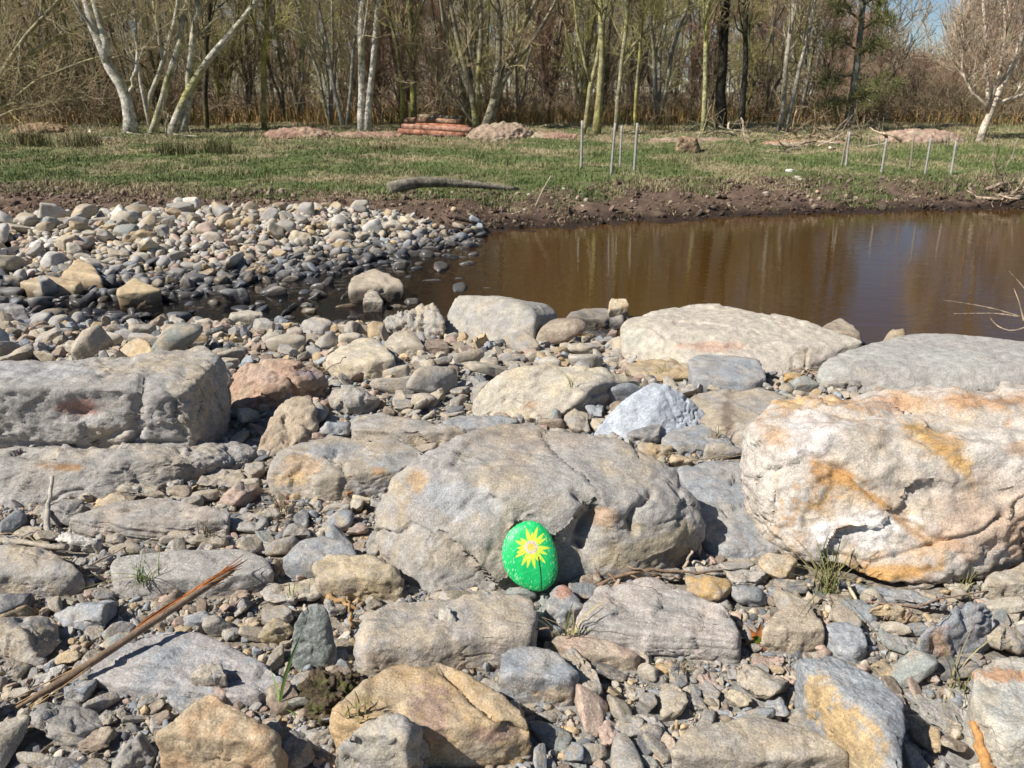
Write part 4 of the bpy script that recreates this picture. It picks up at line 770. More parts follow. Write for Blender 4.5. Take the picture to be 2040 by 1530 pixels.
def at_depth(px, py, Y): return PY(px, py, Y)
def tree(name, label, group, Y, stems, bark, twigc, seed, moss=None, k1=22, L1=1.45, k2=6, k3=5, spread=.8, up=.35, topy=None, dens=1.0, base=None, rmin=.0035):
    """stems: list of (pixel path from the foot up, width in px at foot, width at top); they continue above the frame"""
    rs = np.random.default_rng(seed); foot = at_depth(*stems[0][0][0], Y) if base is None else base; foot = np.array(foot, float); foot[2] = tz(foot[0], Y) - .05
    root = empty(name, foot); tag(root, label, 'tree', group); stems = [(a_, b_ * .8, c_ * .85) for a_, b_, c_ in stems]; tr, cr = Tubes(), Tubes(); P1 = []; R1 = []; sc = Y / .98 / FPX
    for (path, w0, w1) in stems:
        pts = [at_depth(x, y, Y + 0.02 * j * rs.normal()) for j, (x, y) in enumerate(path)]
        if abs(path[0][1] - stems[0][0][0][1]) < 25: pts[0][2] = tz(pts[0][0], Y) - .08
        top = pts[-1]; d = (pts[-1] - pts[-2]) / (np.linalg.norm(pts[-1] - pts[-2]) + 1e-9); ext = (topy or rs.uniform(5.2, 7.5)) - top[2]; wt = w1
        if ext > .3 and path[-1][1] < 10:
            for q in range(3): d = d * .8 + np.array([rs.normal() * .12, rs.normal() * .15, .35]); d /= np.linalg.norm(d); pts.append(pts[-1] + d * ext / 3)
            wt = w1 * .3
            c = curve(pts, 16); z = c[:, 2]; rad = np.interp(z, [z.min(), max(top[2], z.min() + .1), z.max() + .01], [w0, w1, wt]) * sc / 2
        else: c = curve(pts, 16); rad = np.linspace(w0, w1, 16) * sc / 2
        if w0 > 11: rad[0] *= 1.35; rad[1] *= 1.1
        c[1:-1] += rs.normal(size=(14, 3)) * .012
        tr.add(c, rad, 8, bark); P1.append(c); R1.append(rad)
    P1, R1 = np.array(P1), np.array(R1)
    b1, r1 = spawn(P1, R1, int(k1 * dens), L1, spread, up, 7, rs, tmin=.2, rk=.42); r1 = np.maximum(r1, .006); tr.add(b1, r1, 5, np.array(bark) * .9)
    b2, r2 = spawn(b1, r1, k2, L1 * .5, spread * .9, up * .7, 5, rs, tmin=.15, rk=.55); r2 = np.maximum(r2, rmin * 1.2); cr.add(b2, r2, 3, twigc)
    b3, r3 = spawn(b2, r2, k3 + 1, L1 * .3, spread * .8, up * .6, 4, rs, tmin=.1, rk=.6); r3 = np.maximum(r3, rmin); cr.add(b3, r3, 3, twigc)
    tr.build('trunk', M_bark, root, moss, seed=seed); cr.build('crown', M_twig, root, None, seed=seed, vary=.5)
    return root
BW, MO, DK, GB = (.46, .425, .36), (.31, .29, .06), (.07, .06, .045), (.20, .17, .13)
TW, TO, TR = (.38, .31, .18), (.40, .365, .15), (.42, .275, .195)
g1 = 'trees along the far meadow edge'
tree('birch_tree', 'pale forked birch with a thick mossy foot, left of the clump', g1, 16, [([(260, 264), (261, 240), (262, 212), (257, 190), (240, 165), (216, 132), (197, 90), (182, 50), (165, -20)], 31, 15), ([(214, 125), (211, 70), (196, 25), (180, -20)], 17, 13), ([(258, 185), (270, 150), (275, 110), (268, 50)], 9, 4)], BW, TW, 1, (MO, .9, -.05), k1=9)
tree('multi_stem_tree', 'wide clump of leaning mossy birch stems, left', g1, 16, [([(300, 262), (318, 222), (332, 165), (345, 120), (365, 60), (378, -20)], 17, 11), ([(295, 225), (300, 180), (325, 118), (345, 70), (358, -20)], 12, 8), ([(325, 118), (312, 60), (306, -20)], 10, 7), ([(338, 262), (352, 216), (392, 160), (420, 108), (455, 60), (505, 28), (535, -20)], 22, 11), ([(362, 262), (372, 190), (382, 100), (400, -20)], 20, 12), ([(300, 255), (290, 210), (275, 150), (270, 60), (262, -20)], 8, 5)], (.38, .35, .29), TW, 2, (MO, .95, .15), k1=9)
tree('bare_tree', 'dark upright trunk just right of the birch clump', g1, 17.5, [([(410, 245), (408, 160), (412, 60), (420, -20)], 13, 10)], DK, TW, 3, (MO, .6, -.2))
tree('bare_tree', 'slim moss-yellow trunk standing alone left of the earth mound', g1, 16.5, [([(526, 258), (521, 195), (526, 130), (530, 60), (534, -20)], 13, 10)], (.25, .23, .1), TO, 4, (MO, .9, .3))
tree('birch_tree', 'thin grey leaning birch behind the left earth mound', g1, 18, [([(685, 250), (668, 180), (655, 110), (640, 40), (630, -20)], 11, 7), ([(690, 250), (700, 180), (702, 90), (715, -20)], 9, 6)], (.32, .3, .25), TW, 5, (MO, .6, 0))
tree('birch_tree', 'pale twin-stemmed birch between the earth mound and the log pile', g1, 16.5, [([(722, 264), (717, 190), (722, 120), (720, 50), (723, -20)], 17, 12), ([(732, 262), (737, 195), (744, 110), (750, 40), (755, -20)], 15, 10)], BW, TW, 6, (MO, .7, -.1), k1=8)
tree('bare_tree', 'mossy double trunk behind the cut logs', g1, 17.5, [([(822, 250), (824, 170), (818, 80), (822, -20)], 16, 12), ([(800, 252), (808, 200), (800, 120), (775, 40), (765, -20)], 12, 6)], (.2, .18, .09), TO, 7, (MO, .9, .2), k1=14)
tree('multi_stem_tree', 'large many-stemmed tree behind the earth mound in the centre', g1, 17, [([(950, 250), (942, 190), (925, 130), (905, 60), (893, -20)], 15, 9), ([(965, 250), (985, 200), (1002, 165), (1012, 120), (1030, 70), (1062, 15), (1080, -20)], 24, 12), ([(985, 195), (990, 140), (1000, 70), (988, -20)], 16, 10), ([(952, 225), (956, 140), (960, 50), (955, -20)], 13, 8), ([(948, 215), (918, 145), (885, 60), (872, -20)], 12, 7), ([(960, 215), (935, 120), (930, 40), (925, -20)], 10, 7), ([(1000, 168), (1040, 110), (1075, 60), (1120, -10)], 10, 6), ([(955, 235), (905, 190), (870, 150), (840, 130)], 8, 3)], (.24, .21, .15), TW, 8, (MO, .7, .0), k1=13)
tree('bare_tree', 'low mossy tree with crooked pale foot behind the first stake', g1, 15.5, [([(1160, 262), (1166, 205), (1178, 165), (1190, 110), (1205, 40), (1215, -20)], 12, 6), ([(1178, 165), (1155, 100), (1150, 40), (1140, -20)], 7, 4), ([(1188, 255), (1192, 190), (1200, 100), (1195, -20)], 18, 10)], (.28, .25, .14), TO, 9, (MO, .8, .15), k1=16, dens=1.1)
tree('bare_tree', 'slender tree rising behind the pair of stakes', g1, 16.5, [([(1226, 262), (1231, 205), (1238, 140), (1246, 70), (1252, -20)], 11, 8), ([(1268, 255), (1267, 180), (1277, 90), (1285, -20)], 8, 5), ([(1244, 110), (1290, 60), (1350, 30), (1400, 10)], 6, 3)], (.3, .27, .17), TO, 10, (MO, .8, .1), k1=14)
tree('bare_tree', 'thin pale mossy trunk right of the tree stump', g1, 15.5, [([(1398, 274), (1407, 190), (1404, 110), (1410, 40), (1414, -20)], 12, 9)], (.34, .32, .17), TO, 11, (MO, .7, .2), k1=16)
tree('bare_tree', 'thick near-black trunk right of the thin mossy one', g1, 17, [([(1436, 264), (1436, 160), (1441, 60), (1448, -20)], 24, 21)], (.045, .04, .03), TW, 12, (MO, .3, -.4), k1=14)
tree('bare_tree', 'dark slim slightly wavy trunk between two other trunks', g1, 17, [([(1474, 268), (1483, 200), (1486, 120), (1480, 50), (1488, -20)], 14, 10)], (.06, .055, .045), TW, 13, (MO, .3, -.3), k1=14)
tree('birch_tree', 'tall leaning birch with pale upper trunk, right of the dark trunks', g1, 16.5, [([(1548, 276), (1560, 220), (1564, 150), (1571, 90), (1580, 20), (1585, -20)], 13, 9), ([(1566, 268), (1574, 200), (1598, 120), (1622, 20), (1630, -20)], 11, 8)], (.35, .31, .25), TW, 14, (MO, .4, -.2), k1=13)
tree('birch_tree', 'spreading pale birch at the right edge of the meadow', g1, 14.5, [([(1948, 300), (1958, 262), (1972, 215), (1985, 190), (2010, 150), (2035, 90), (2060, 0), (2070, -40)], 17, 8), ([(1968, 222), (1965, 160), (1968, 100), (1960, 40), (1955, -30)], 10, 5), ([(1972, 215), (1940, 190), (1922, 160), (1915, 110), (1900, 60)], 7, 3), ([(1975, 205), (1995, 140), (2005, 70), (2000, -20)], 9, 5), ([(1978, 205), (2040, 190), (2100, 150), (2150, 60)], 9, 4)], (.55, .46, .36), (.42, .33, .23), 15, None, k1=18, L1=1.2, dens=1.2, up=.5, topy=4.6)
tree('bare_tree', 'sprawling leaning tree with long arching branches at the left edge', g1, 17.5, [([(-70, 262), (-20, 190), (40, 120), (110, 75), (190, 40), (260, 20)], 13, 4), ([(-60, 255), (20, 200), (90, 150), (170, 120), (245, 110)], 9, 3), ([(-50, 240), (0, 140), (60, 60), (130, -10), (160, -40)], 12, 7), ([(-60, 250), (30, 215), (110, 205), (180, 190)], 7, 3)], (.30, .27, .17), TW, 16, (MO, .6, .1), k1=10, up=.1)
def conifer():
    rs = np.random.default_rng(5); Y = 17; b = at_depth(1685, 260, Y); b[2] = tz(b[0], Y); root = empty('pine_tree', b); tag(root, 'ragged evergreen with drooping green boughs between bare trees', 'tree', g1)
    tr = Tubes(); c = curve([at_depth(*q, Y) for q in [(1685, 262), (1696, 215), (1706, 140), (1716, 50), (1725, -60)]] + [at_depth(1728, -160, Y)], 14); rad = np.linspace(.09, .03, 14); tr.add(c, rad, 8, (.25, .24, .2))
    bs, rs_ = [], []
    for (x0, y0, x1, y1) in [(1700, 185, 1790, 160), (1700, 200, 1640, 215), (1704, 150, 1640, 165), (1708, 110, 1760, 90), (1708, 100, 1650, 70), (1715, 60, 1770, 40), (1715, 40, 1660, 10), (1720, 10, 1780, -20), (1722, 0, 1660, -50), (1700, 190, 1740, 205), (1725, -60, 1770, -90), (1725, -70, 1690, -110)]:
        c2 = curve([at_depth(x0, y0, Y), at_depth((x0 + x1) / 2, (y0 + y1) / 2 - 6, Y - .3 + rs.normal() * .3), at_depth(x1, y1, Y - .5 + rs.normal() * .6)], 7); bs.append(c2); rs_.append(np.linspace(.025, .008, 7))
    tr.add(np.array(bs), np.array(rs_), 5, (.2, .17, .12)); tr.build('trunk', M_bark, root)
    b2, r2 = spawn(np.array(bs), np.array(rs_), 22, .4, .7, .0, 5, rs, tmin=.15, rk=.5); n = Tubes(); n.add(b2, np.maximum(r2, .004), 3, (.18, .15, .08))
    b3, r3 = spawn(b2, r2, 17, .16, .8, .25, 3, rs, tmin=.05, rk=.4); n.add(b3, np.full(r3.shape, .0045), 3, (.17, .18, .07)); n.build('crown', M_twig, root, vary=.5)
conifer()

# bare trees farther in: six kinds built once, then copied with their parts
def tube_proto(name, h, seed, bark, twigc, moss, k1=16):
    rs = np.random.default_rng(seed); root = empty(name, (0, 0, 0)); tr, cr = Tubes(), Tubes(); P1, R1 = [], []
    for s in range(rs.integers(2, 5)):
        a = rs.uniform(0, 6.28); d = rs.uniform(.05, .32); x = np.array([[0, 0, -.1], [math.cos(a) * d * h * .15, math.sin(a) * d * h * .15, h * .2], [math.cos(a) * d * h * .6, math.sin(a) * d * h * .6, h * .6], [math.cos(a) * d * h + rs.normal() * .2, math.sin(a) * d * h, h]])
        c = curve(x, 14); c[1:] += rs.normal(size=(13, 3)) * .03; P1.append(c); R1.append(np.linspace(rs.uniform(.05, .1), .012, 14))
    P1, R1 = np.array(P1), np.array(R1); tr.add(P1, R1, 6, bark); b1, r1 = spawn(P1, R1, k1, 1.5, .8, .35, 6, rs, tmin=.08, rk=.4); r1 = np.maximum(r1, .008); tr.add(b1, r1, 4, bark)
    b2, r2 = spawn(b1, r1, 7, .75, .8, .3, 4, rs, tmin=.1, rk=.5); r2 = np.maximum(r2, .0055); cr.add(b2, r2, 3, twigc)
    b3, r3 = spawn(b2, r2, 6, .42, .7, .3, 3, rs, tmin=.1, rk=.6); r3 = np.maximum(r3, .0045); cr.add(b3, r3, 3, twigc)
    a = tr.build('trunk', M_bark, root, moss, seed=seed); b = cr.build('crown', M_twig, root, vary=.5); return root
def copy_tree(o):
    c = o.copy(); C.objects.link(c)
    for ch in o.children:
        d = ch.copy(); C.objects.link(d); d.parent = c
    return c
PR = [tube_proto('bare_tree', 7, 101, GB, TW, (MO, .5, 0)), tube_proto('bare_tree', 6.2, 102, DK, TW, (MO, .4, 0)), tube_proto('bare_tree', 7.5, 103, (.3, .28, .24), TO, (MO, .6, .1)),
      tube_proto('bare_tree', 5.6, 104, (.24, .18, .14), TR, (MO, .2, -.3), 20), tube_proto('bare_tree', 5.0, 105, (.3, .22, .17), TR, None, 22), tube_proto('bare_tree', 6.6, 106, (.16, .14, .09), TO, (MO, .8, .2))]
usedp = set(); rs = np.random.default_rng(55); BG = []
PXS = [(p_, Y) for p_, Y in zip(np.linspace(-420, 2450, 54) + rs.uniform(-18, 18, 54), rs.uniform(18.5, 22.5, 54))] + [(p_, Y) for p_, Y in zip(np.linspace(-420, 2450, 56) + rs.uniform(-20, 20, 56), rs.uniform(23.5, 31, 56))]
for (px, Y) in PXS:
    u = (px - 1020) / FPX; kk = int(rs.choice([3, 4]) if px > 1640 else rs.choice([0, 1, 2, 5, 0, 2, 3])); sc = rs.uniform(.6, .95)
    if 1715 < px < 1905: sc *= .30 if Y < 23 else .34
    elif px >= 1890: sc *= .55 if Y < 23 else .6
    elif px > 1640: sc *= .6
    o = PR[kk] if kk not in usedp else copy_tree(PR[kk]); usedp.add(kk); x = u * (Y * .94 + .3)
    o.location = (x, Y, tz(x, Y)); o.rotation_euler = (0, 0, rs.uniform(0, 6.28)); o.scale = (sc, sc, sc); BG.append((o, px, Y, kk, sc))
for i, p0 in enumerate(PR):
    if i not in usedp: p0.location = (-12, 24 + i, .4)
BG.sort(key=lambda t: t[1])

# the wood beyond, seen as one mass
rs = np.random.default_rng(66); T_ = Tubes(); n = 1000; x = rs.uniform(-1, 1, n); y = rs.uniform(31, 60, n); x = x * (y * .8 + 3); pxx = 1020 + FPX * x / (y * .94 + .34)
h = rs.uniform(3.2, 6.2, n) * (1 + (y - 30) * .02); gap = np.exp(-((pxx - 1835) / 110) ** 2); h *= 1 - .8 * gap
z = terrain(x, y); p0 = np.stack([x, y, z], 1); lean = rs.normal(size=(n, 2)) * .7
st = np.stack([np.concatenate([p0[:, :2] + lean * t ** 1.5, (z + h * t)[:, None]], 1) for t in np.linspace(0, 1, 6)], 1); rd = np.linspace(1, .2, 6)[None] * rs.uniform(.025, .07, n)[:, None]
T_.add(st, rd, 4, np.array([.20, .17, .12]) * rs.uniform(.5, 1.8, (n, 1)))
b1, r1 = spawn(st, rd, 9, 1.7, .75, .35, 4, rs, tmin=.05, rk=.4); T_.add(b1, np.maximum(r1, .014), 3, (.25, .205, .135))
b2, r2 = spawn(b1, r1, 7, .9, .8, .3, 3, rs, tmin=.1, rk=.6); T_.add(b2, np.full(r2.shape, .011), 3, (.30, .245, .165))
tag(T_.build('far_wood', M_twig, vary=.5), 'brown mass of bare woodland far behind the meadow', 'woodland', kind='stuff')

# undergrowth thicket and long dead grass below the trees
T_ = Tubes(); n = 2600; px = rs.uniform(-300, 2350, n); Yv = rs.uniform(18.5, 27, n); dens = np.where((px < 420) | (px > 1560), 1, .38); k = rs.random(n) < dens; px, Yv = px[k], Yv[k]; n = len(px)
x = (px - 1020) / FPX * Yv * 1.06; z = terrain(x, Yv); p0 = np.stack([x, Yv, z], 1); d = rs.normal(size=(n, 3)) * [.6, .6, .2] + [0, 0, 1]; L = rs.uniform(.5, 1.9, n)
st = [p0]; 
for s in range(4): d = d / np.linalg.norm(d, axis=1)[:, None] + rs.normal(size=d.shape) * .2 - [0, 0, .12 * s]; st.append(st[-1] + d / np.linalg.norm(d, axis=1)[:, None] * (L / 4)[:, None])
st = np.stack(st, 1); rd = np.linspace(1, .4, 5)[None] * rs.uniform(.007, .018, n)[:, None]; T_.add(st, rd, 3, np.array([.22, .165, .11]) * rs.uniform(.5, 1.7, (n, 1)))
b1, r1 = spawn(st, rd, 6, .6, .8, .2, 4, rs, tmin=.15, rk=.6); T_.add(b1, np.maximum(r1, .0045), 3, (.24, .185, .11)); b2, r2 = spawn(b1, r1, 4, .3, .8, .2, 3, rs, rk=.6); T_.add(b2, np.full(r2.shape, .004), 3, (.28, .215, .13))
tag(T_.build('undergrowth', M_twig, vary=.5), 'tangled brown undergrowth at the foot of the wood', 'undergrowth', kind='stuff')
# ---------------------------------------------------------------- grass
def blades(name, pos, h, w, cols, seed, label=None, cat=None, kind=None, lean=.5, nseg=2, mat=M_grass, parent=None, origin=None, dirs=None):
    r = np.random.default_rng(seed); n = len(pos); a = r.uniform(0, 6.283, n) if dirs is None else dirs; le = np.abs(r.normal(size=n)) * lean + .05
    face = r.uniform(0, 3.1416, n); wx, wy = np.cos(face) * w / 2, np.sin(face) * w / 2; V = []
    for s in range(nseg + 1):
        t = s / nseg; cx = pos[:, 0] + np.cos(a) * le * h * t ** 1.8; cy = pos[:, 1] + np.sin(a) * le * h * t ** 1.8; cz = pos[:, 2] + h * t * (1 - .35 * np.minimum(le, 1.3) * t) - .003
        k = 1 - t
        if s < nseg: V.append(np.stack([cx - wx * (k * .6 + .4), cy - wy * (k * .6 + .4), cz], 1)); V.append(np.stack([cx + wx * (k * .6 + .4), cy + wy * (k * .6 + .4), cz], 1))
        else: V.append(np.stack([cx, cy, cz], 1))
    V = np.stack(V, 1); m = V.shape[1]; base = (np.arange(n) * m)[:, None]; T3 = []
    for s in range(nseg - 1): T3 += [[2 * s, 2 * s + 1, 2 * s + 3], [2 * s, 2 * s + 3, 2 * s + 2]]
    T3 += [[2 * nseg - 2, 2 * nseg - 1, 2 * nseg]]
    f = (np.array(T3)[None] + base[:, :, None]).reshape(-1, 3)
    if isinstance(cols, list): cols = np.array(cols)[r.integers(len(cols), size=n)] * r.uniform(.7, 1.25, (n, 1))
    o = mesh(name, V.reshape(-1, 3), f, np.repeat(cols, m, 0), mat, smooth=False, parent=parent, origin=origin)
    return tag(o, label, cat, kind=kind)
rs = np.random.default_rng(91); n = 430000; y = 7.9 + 11.5 * rs.random(n) ** 1.15; x = rs.uniform(-1, 1, n) * (y * .85 + 2)
e = np.interp(x, _fx, _fy) + np.interp(x, [-8, -5, -2, -1, 0, 1.5, 4, 8], [4.2, 3.9, 2.8, 1.6, .6, 1.0, .65, .55]); q = np.stack([x, y, 0 * x], 1); e = e + fbm(q * .9, 4) * .35; ns = fbm(q * 1.1 + 7, 4)
k = (y > e - .35 + .5 * np.abs(fbm(q * 3, 2))) & (ns > -.75 + .5 * sm((y - 15) / 3)); x, y, ns = x[k], y[k], ns[k]; q = q[k]; n = len(x)
z = terrain(x, y); dry = sm(fbm(q * .9, 4) * 1.3 + fbm(q * 4, 2) * .5 + .22 + .7 * sm((y - 12) / 4) + .5 * pn(q * 2.3 + 5) + .2 * sm((e[k] + .3 - y) / .5))[:, None]
gc = np.array([.14, .18, .06]) * (1 - dry) + np.array([.36, .30, .175]) * dry; gc = gc * rs.uniform(.6, 1.35, (n, 1))
blades('meadow_grass', np.stack([x, y, z], 1), rs.uniform(.015, .06, n) * (.8 + 1.6 * sm(ns * 2 + .2) * sm(pn(q * 5) * 2 + .5)), .004 + .0006 * y, gc, 92, 'short green and straw-coloured grass of the far meadow', 'grass', 'stuff', lean=.6)
n = 110000; x = rs.uniform(-8, 8, n); y = rs.uniform(6.3, 10.2, n); fr = np.interp(x, _fx, _fy); q = np.stack([x, y, 0 * x], 1); k = (y > fr + .12) & (y < fr + MOFF(x) + .6) & ~bar_ok(x, y + .0) & (fbm(q * 1.6 + 60, 3) + .25 * fbm(q * 7, 2) > .12) & (rs.random(n) < .75); x, y = x[k], y[k]; n = len(x)
blades('bank_litter', np.stack([x, y, terrain(x, y) + .005], 1), rs.uniform(.015, .05, n), np.full(n, .009), [(.24, .17, .10), (.16, .10, .06), (.34, .27, .17), (.13, .14, .05)], 95, 'dead stalks, leaf litter and sparse grass on the muddy bank', 'litter', 'stuff', lean=1.6)
n = 26000; px = rs.uniform(-250, 2300, n); y = rs.uniform(18.2, 27, n); x = (px - 1020) / FPX * y * 1.06; q = np.stack([x, y, 0 * x], 1); k = fbm(q * .35 + 3, 2) + np.where((px > 420) & (px < 1650), .35, -.1) > 0; x, y = x[k], y[k]; n = len(x)
blades('dead_grass', np.stack([x, y, terrain(x, y)], 1), rs.uniform(.15, .5, n), np.full(n, .022), [(.38, .22, .08), (.42, .27, .12), (.28, .17, .07), (.13, .14, .05)], 93, 'long rust-coloured dead grass under the trees', 'grass', 'stuff', lean=.35)
for (px, py, hh, lab) in [(435, 305, .22, 'dark green rush tussock in the meadow below the slim mossy trunk'), (348, 308, .2, 'brownish rush tussock below the birch clump'), (165, 292, .25, 'dark tussock left of the forked birch'), (62, 290, .3, 'large straw-brown tussock at the left edge of the meadow'),
                       (770, 300, .1, 'small pale tussock below the cut logs'), (1310, 262, .15, 'green tussock behind the stakes left of the stump')]:
    g = G(px, py); m = 260; ps = g + np.random.default_rng(px).normal(size=(m, 3)) * [.16, .12, 0]; ps[:, 2] = terrain(ps[:, 0], ps[:, 1])
    o = blades('rush_tussock', ps, np.random.default_rng(px + 1).uniform(.5, 1.1, m) * hh * 1.3, np.full(m, .011), [(.08, .09, .03), (.16, .14, .06), (.22, .18, .09)], px, lab, 'tussock', origin=g); tag(o, group='rush tussocks in the meadow')

GREEN = [(.12, .19, .04), (.16, .22, .06), (.22, .22, .09)]; DRY = [(.36, .28, .15), (.28, .22, .12), (.2, .15, .08)]; MIXG = [(.16, .19, .06), (.36, .3, .15), (.22, .2, .08)]
for (px, py, m, hp, cs, lab) in [(292, 1192, 26, 62, GREEN, 'green grass tuft against the long rounded slab, left'), (1645, 1185, 60, 115, MIXG, 'large half-dry grass tuft at the foot of the quartz boulder'), (1140, 1298, 18, 75, MIXG, 'wispy grass tuft above the faceted grey rock'),
                                (1908, 1375, 10, 105, MIXG, 'thin spiky grass tuft beside the rusty-banded boulder'), (1422, 892, 24, 42, DRY, 'dry grass tuft on the domed rock by the damp stain'), (1318, 757, 10, 28, GREEN, 'tiny grass sprig above the blue-white pyramid'),
                                (1136, 822, 7, 42, GREEN, 'fresh green grass sprig beside the cream block'), (562, 1032, 30, 50, DRY, 'dry brown grass tuft below the orange-tinged slab'), (415, 1092, 20, 42, DRY, 'dry grass tuft behind the long rounded slab'), (590, 1205, 12, 42, GREEN, 'small grass tuft above the upright oval stone'),
                                (718, 1512, 16, 62, MIXG, 'grass tuft at the bottom edge before the grey pyramid rock'), (1925, 1188, 12, 60, MIXG, 'sparse grass tuft under the quartz boulder, far right'), (1362, 1350, 26, 30, DRY, 'flattened straw patch below the wood-grained slab'), (1400, 1300, 10, 26, DRY, 'bit of straw at the wood-grained slab\'s lower edge'),
                                (1830, 745, 14, 18, DRY, 'dry wisps at the base of the broad smooth boulder'), (1570, 752, 18, 20, DRY, 'dry wisps between the long flat slab and the broad boulder'), (825, 895, 20, 14, DRY, 'dark dry rootlets on the folded slate')]:
    g = G(px, py); dep = g[1] * cp + sp; H_ = hp * dep / FPX; r_ = np.random.default_rng(px); ps = g + r_.normal(size=(m, 3)) * [.012, .008, 0]
    mz, c0 = hm_at(g[0], g[1], .015); ps[:, 2] = max(g[2], c0 if c0 > -1 and c0 < .1 else g[2])
    o = blades('grass_tuft', ps, r_.uniform(.45, 1.25, m) * H_, r_.uniform(.002, .0042, m) * (1 if hp > 50 else .7), cs, px, lab, 'grass tuft', lean=.75, nseg=5, origin=g)
def long_leaf(pts, w, col, name, parent=None, lab=None, cat=None):
    pass
# seedling with two long upright blades
def ribbon_plant(name, lab, foot, leaves, cat='plant'):
    V, F_, Cc, off = [], [], [], 0
    for path, w, col in leaves:
        c = curve(path, 12); t = np.gradient(c, axis=0); s = np.cross(t, [0, 1, .5]); s /= np.linalg.norm(s, axis=1)[:, None]; ww = w * np.sin(np.pi * np.linspace(.12, 1, 12)) ** .6 / 2
        nn = np.cross(s, t); nn /= np.linalg.norm(nn, axis=1)[:, None]
        v = np.concatenate([c - s * ww[:, None], c + nn * (ww * .25)[:, None], c + s * ww[:, None]]); i = np.arange(11)
        for a, b in ((0, 12), (12, 24)): F_.append(np.stack([i + a, i + a + 1, i + b + 1, i + b], 1) + off)
        V.append(v); Cc.append(np.tile(col, (36, 1))); off += 36
    o = mesh(name, np.vstack(V), np.vstack(F_), np.vstack(Cc), M_grass, origin=foot); tag(o, lab, cat)
f0 = P(557, 1408, .01)
def lp(px, py, z): return P(px, py, z)
ribbon_plant('grass_seedling', 'single fresh green blade plant with a long upright leaf, lower left', f0, [([f0, lp(562, 1370, .04), lp(580, 1310, .085), lp(600, 1262, .12)], .006, (.11, .17, .05)), ([f0, lp(552, 1370, .035), lp(538, 1330, .06)], .005, (.2, .26, .08)), ([f0, lp(575, 1415, .012), lp(592, 1425, .004)], .006, (.2, .32, .07))])
f0 = P(1512, 1285, .01)
ribbon_plant('leafy_seedling', 'small red and green leafy seedling left of the tan angular rock', f0, [([f0, lp(1500, 1262, .03), lp(1482, 1242, .035)], .014, (.33, .1, .03)), ([f0, lp(1512, 1262, .035), lp(1516, 1240, .05)], .014, (.38, .15, .05)), ([f0, lp(1520, 1262, .03), lp(1532, 1246, .035)], .013, (.36, .14, .04)), ([f0, lp(1500, 1275, .02), lp(1482, 1286, .012)], .013, (.2, .16, .03)), ([f0, lp(1506, 1268, .03), lp(1496, 1270, .03)], .012, (.1, .2, .02)), ([f0, lp(1518, 1290, .01), lp(1524, 1296, .004)], .01, (.3, .1, .04))])

# ---------------------------------------------------------------- driftwood, twigs, sticks
def stick(name, lab, cat, paths, col, mat=M_wood, group=None, moss=None, sides=7):
    """paths: list of (points as (px, py, z), width px at start, at end)"""
    T_ = Tubes(); org = None
    for k, (pts, w0, w1) in enumerate(paths):
        q = np.array([P(*p_) if len(p_) == 3 else G(*p_) for p_ in pts]); org = q.mean(0) if org is None else org
        dep = float(np.mean(q[:, 1] * cp - (q[:, 2] - CAMZ) * sp)); n = 10; c = curve(q, n); c[1:-1] += np.random.default_rng(int(abs(pts[0][0])) + k).normal(size=(n - 2, 3)) * .0012 * dep
        rr_ = np.linspace(w0, w1, n) * dep / FPX / 2 * (1 + .12 * np.random.default_rng(k + 3).normal(size=n)); T_.add(c, rr_, sides, col)
    return tag(T_.build(name, mat, origin=org, moss=moss), lab, cat, group)
def split_stick():
    a, b = P(30, 1412, .012), P(470, 1136, .075); root = empty('split_stick', (a + b) / 2); tag(root, 'long split stick with bark below and raw orange wood at the frayed end', 'stick')
    c = curve([a, P(160, 1335, .035), P(270, 1262, .055), P(380, 1190, .068), b + [-.005, 0, 0]], 40); T_ = Tubes(); rad = np.interp(np.linspace(0, 1, 40), [0, .15, .8, 1], [.0025, .0085, .008, .005]); T_.add(c, rad * .85, 12, (.20, .14, .095))
    T_.build('bark', M_wood, root, vary=.35)
    # raw wood: splinters running along the upper side, fanning out at the end
    T_ = Tubes(); r_ = np.random.default_rng(4)
    for k in range(60):
        s0 = r_.uniform(.47, .84); s1 = min(1.0, s0 + r_.uniform(.15, .35)); i = np.linspace(s0, s1, 8) * 39; pts = np.stack([np.interp(i, np.arange(40), c[:, d]) for d in range(3)], 1)
        side = np.array([-.45, .65, .45]) * r_.uniform(.002, .012) + r_.normal(size=3) * .0015; fan = np.linspace(0, 1, 8)[:, None] ** 3 * r_.normal(size=3) * [.008, .012, .006] * (s1 > .93)
        ext = (c[-1] - c[-4]) / np.linalg.norm(c[-1] - c[-4]) * r_.uniform(0, .02) * np.linspace(0, 1, 8)[:, None] ** 2 * (s1 > .93)
        T_.add(pts + side * np.sin(np.pi * np.linspace(.15, .95, 8))[:, None] ** .5 + fan + ext, np.linspace(.0022, .0007, 8), 5, np.array([.36, .135, .045]) * r_.uniform(.5, 1.35))
    for k in range(8):
        i = np.linspace(0, .4, 8) * 39; pts = np.stack([np.interp(i, np.arange(40), c[:, d]) for d in range(3)], 1) + np.linspace(1, 0, 8)[:, None] * r_.normal(size=3) * [.012, .012, .004]; T_.add(pts, np.linspace(.0008, .002, 8), 5, (.38, .24, .12))
    T_.build('raw_wood', M_wood, root, vary=.4)
split_stick(); LAND.append(('the split stick', 250, 1270, 120, 60))
stick('driftwood', 'short grey driftwood stub standing up in front of the red-scarred boulder', 'driftwood', [([(97, 1078, .0), (96, 1020, .04), (103, 950, .09)], 14, 7)], (.40, .36, .30))
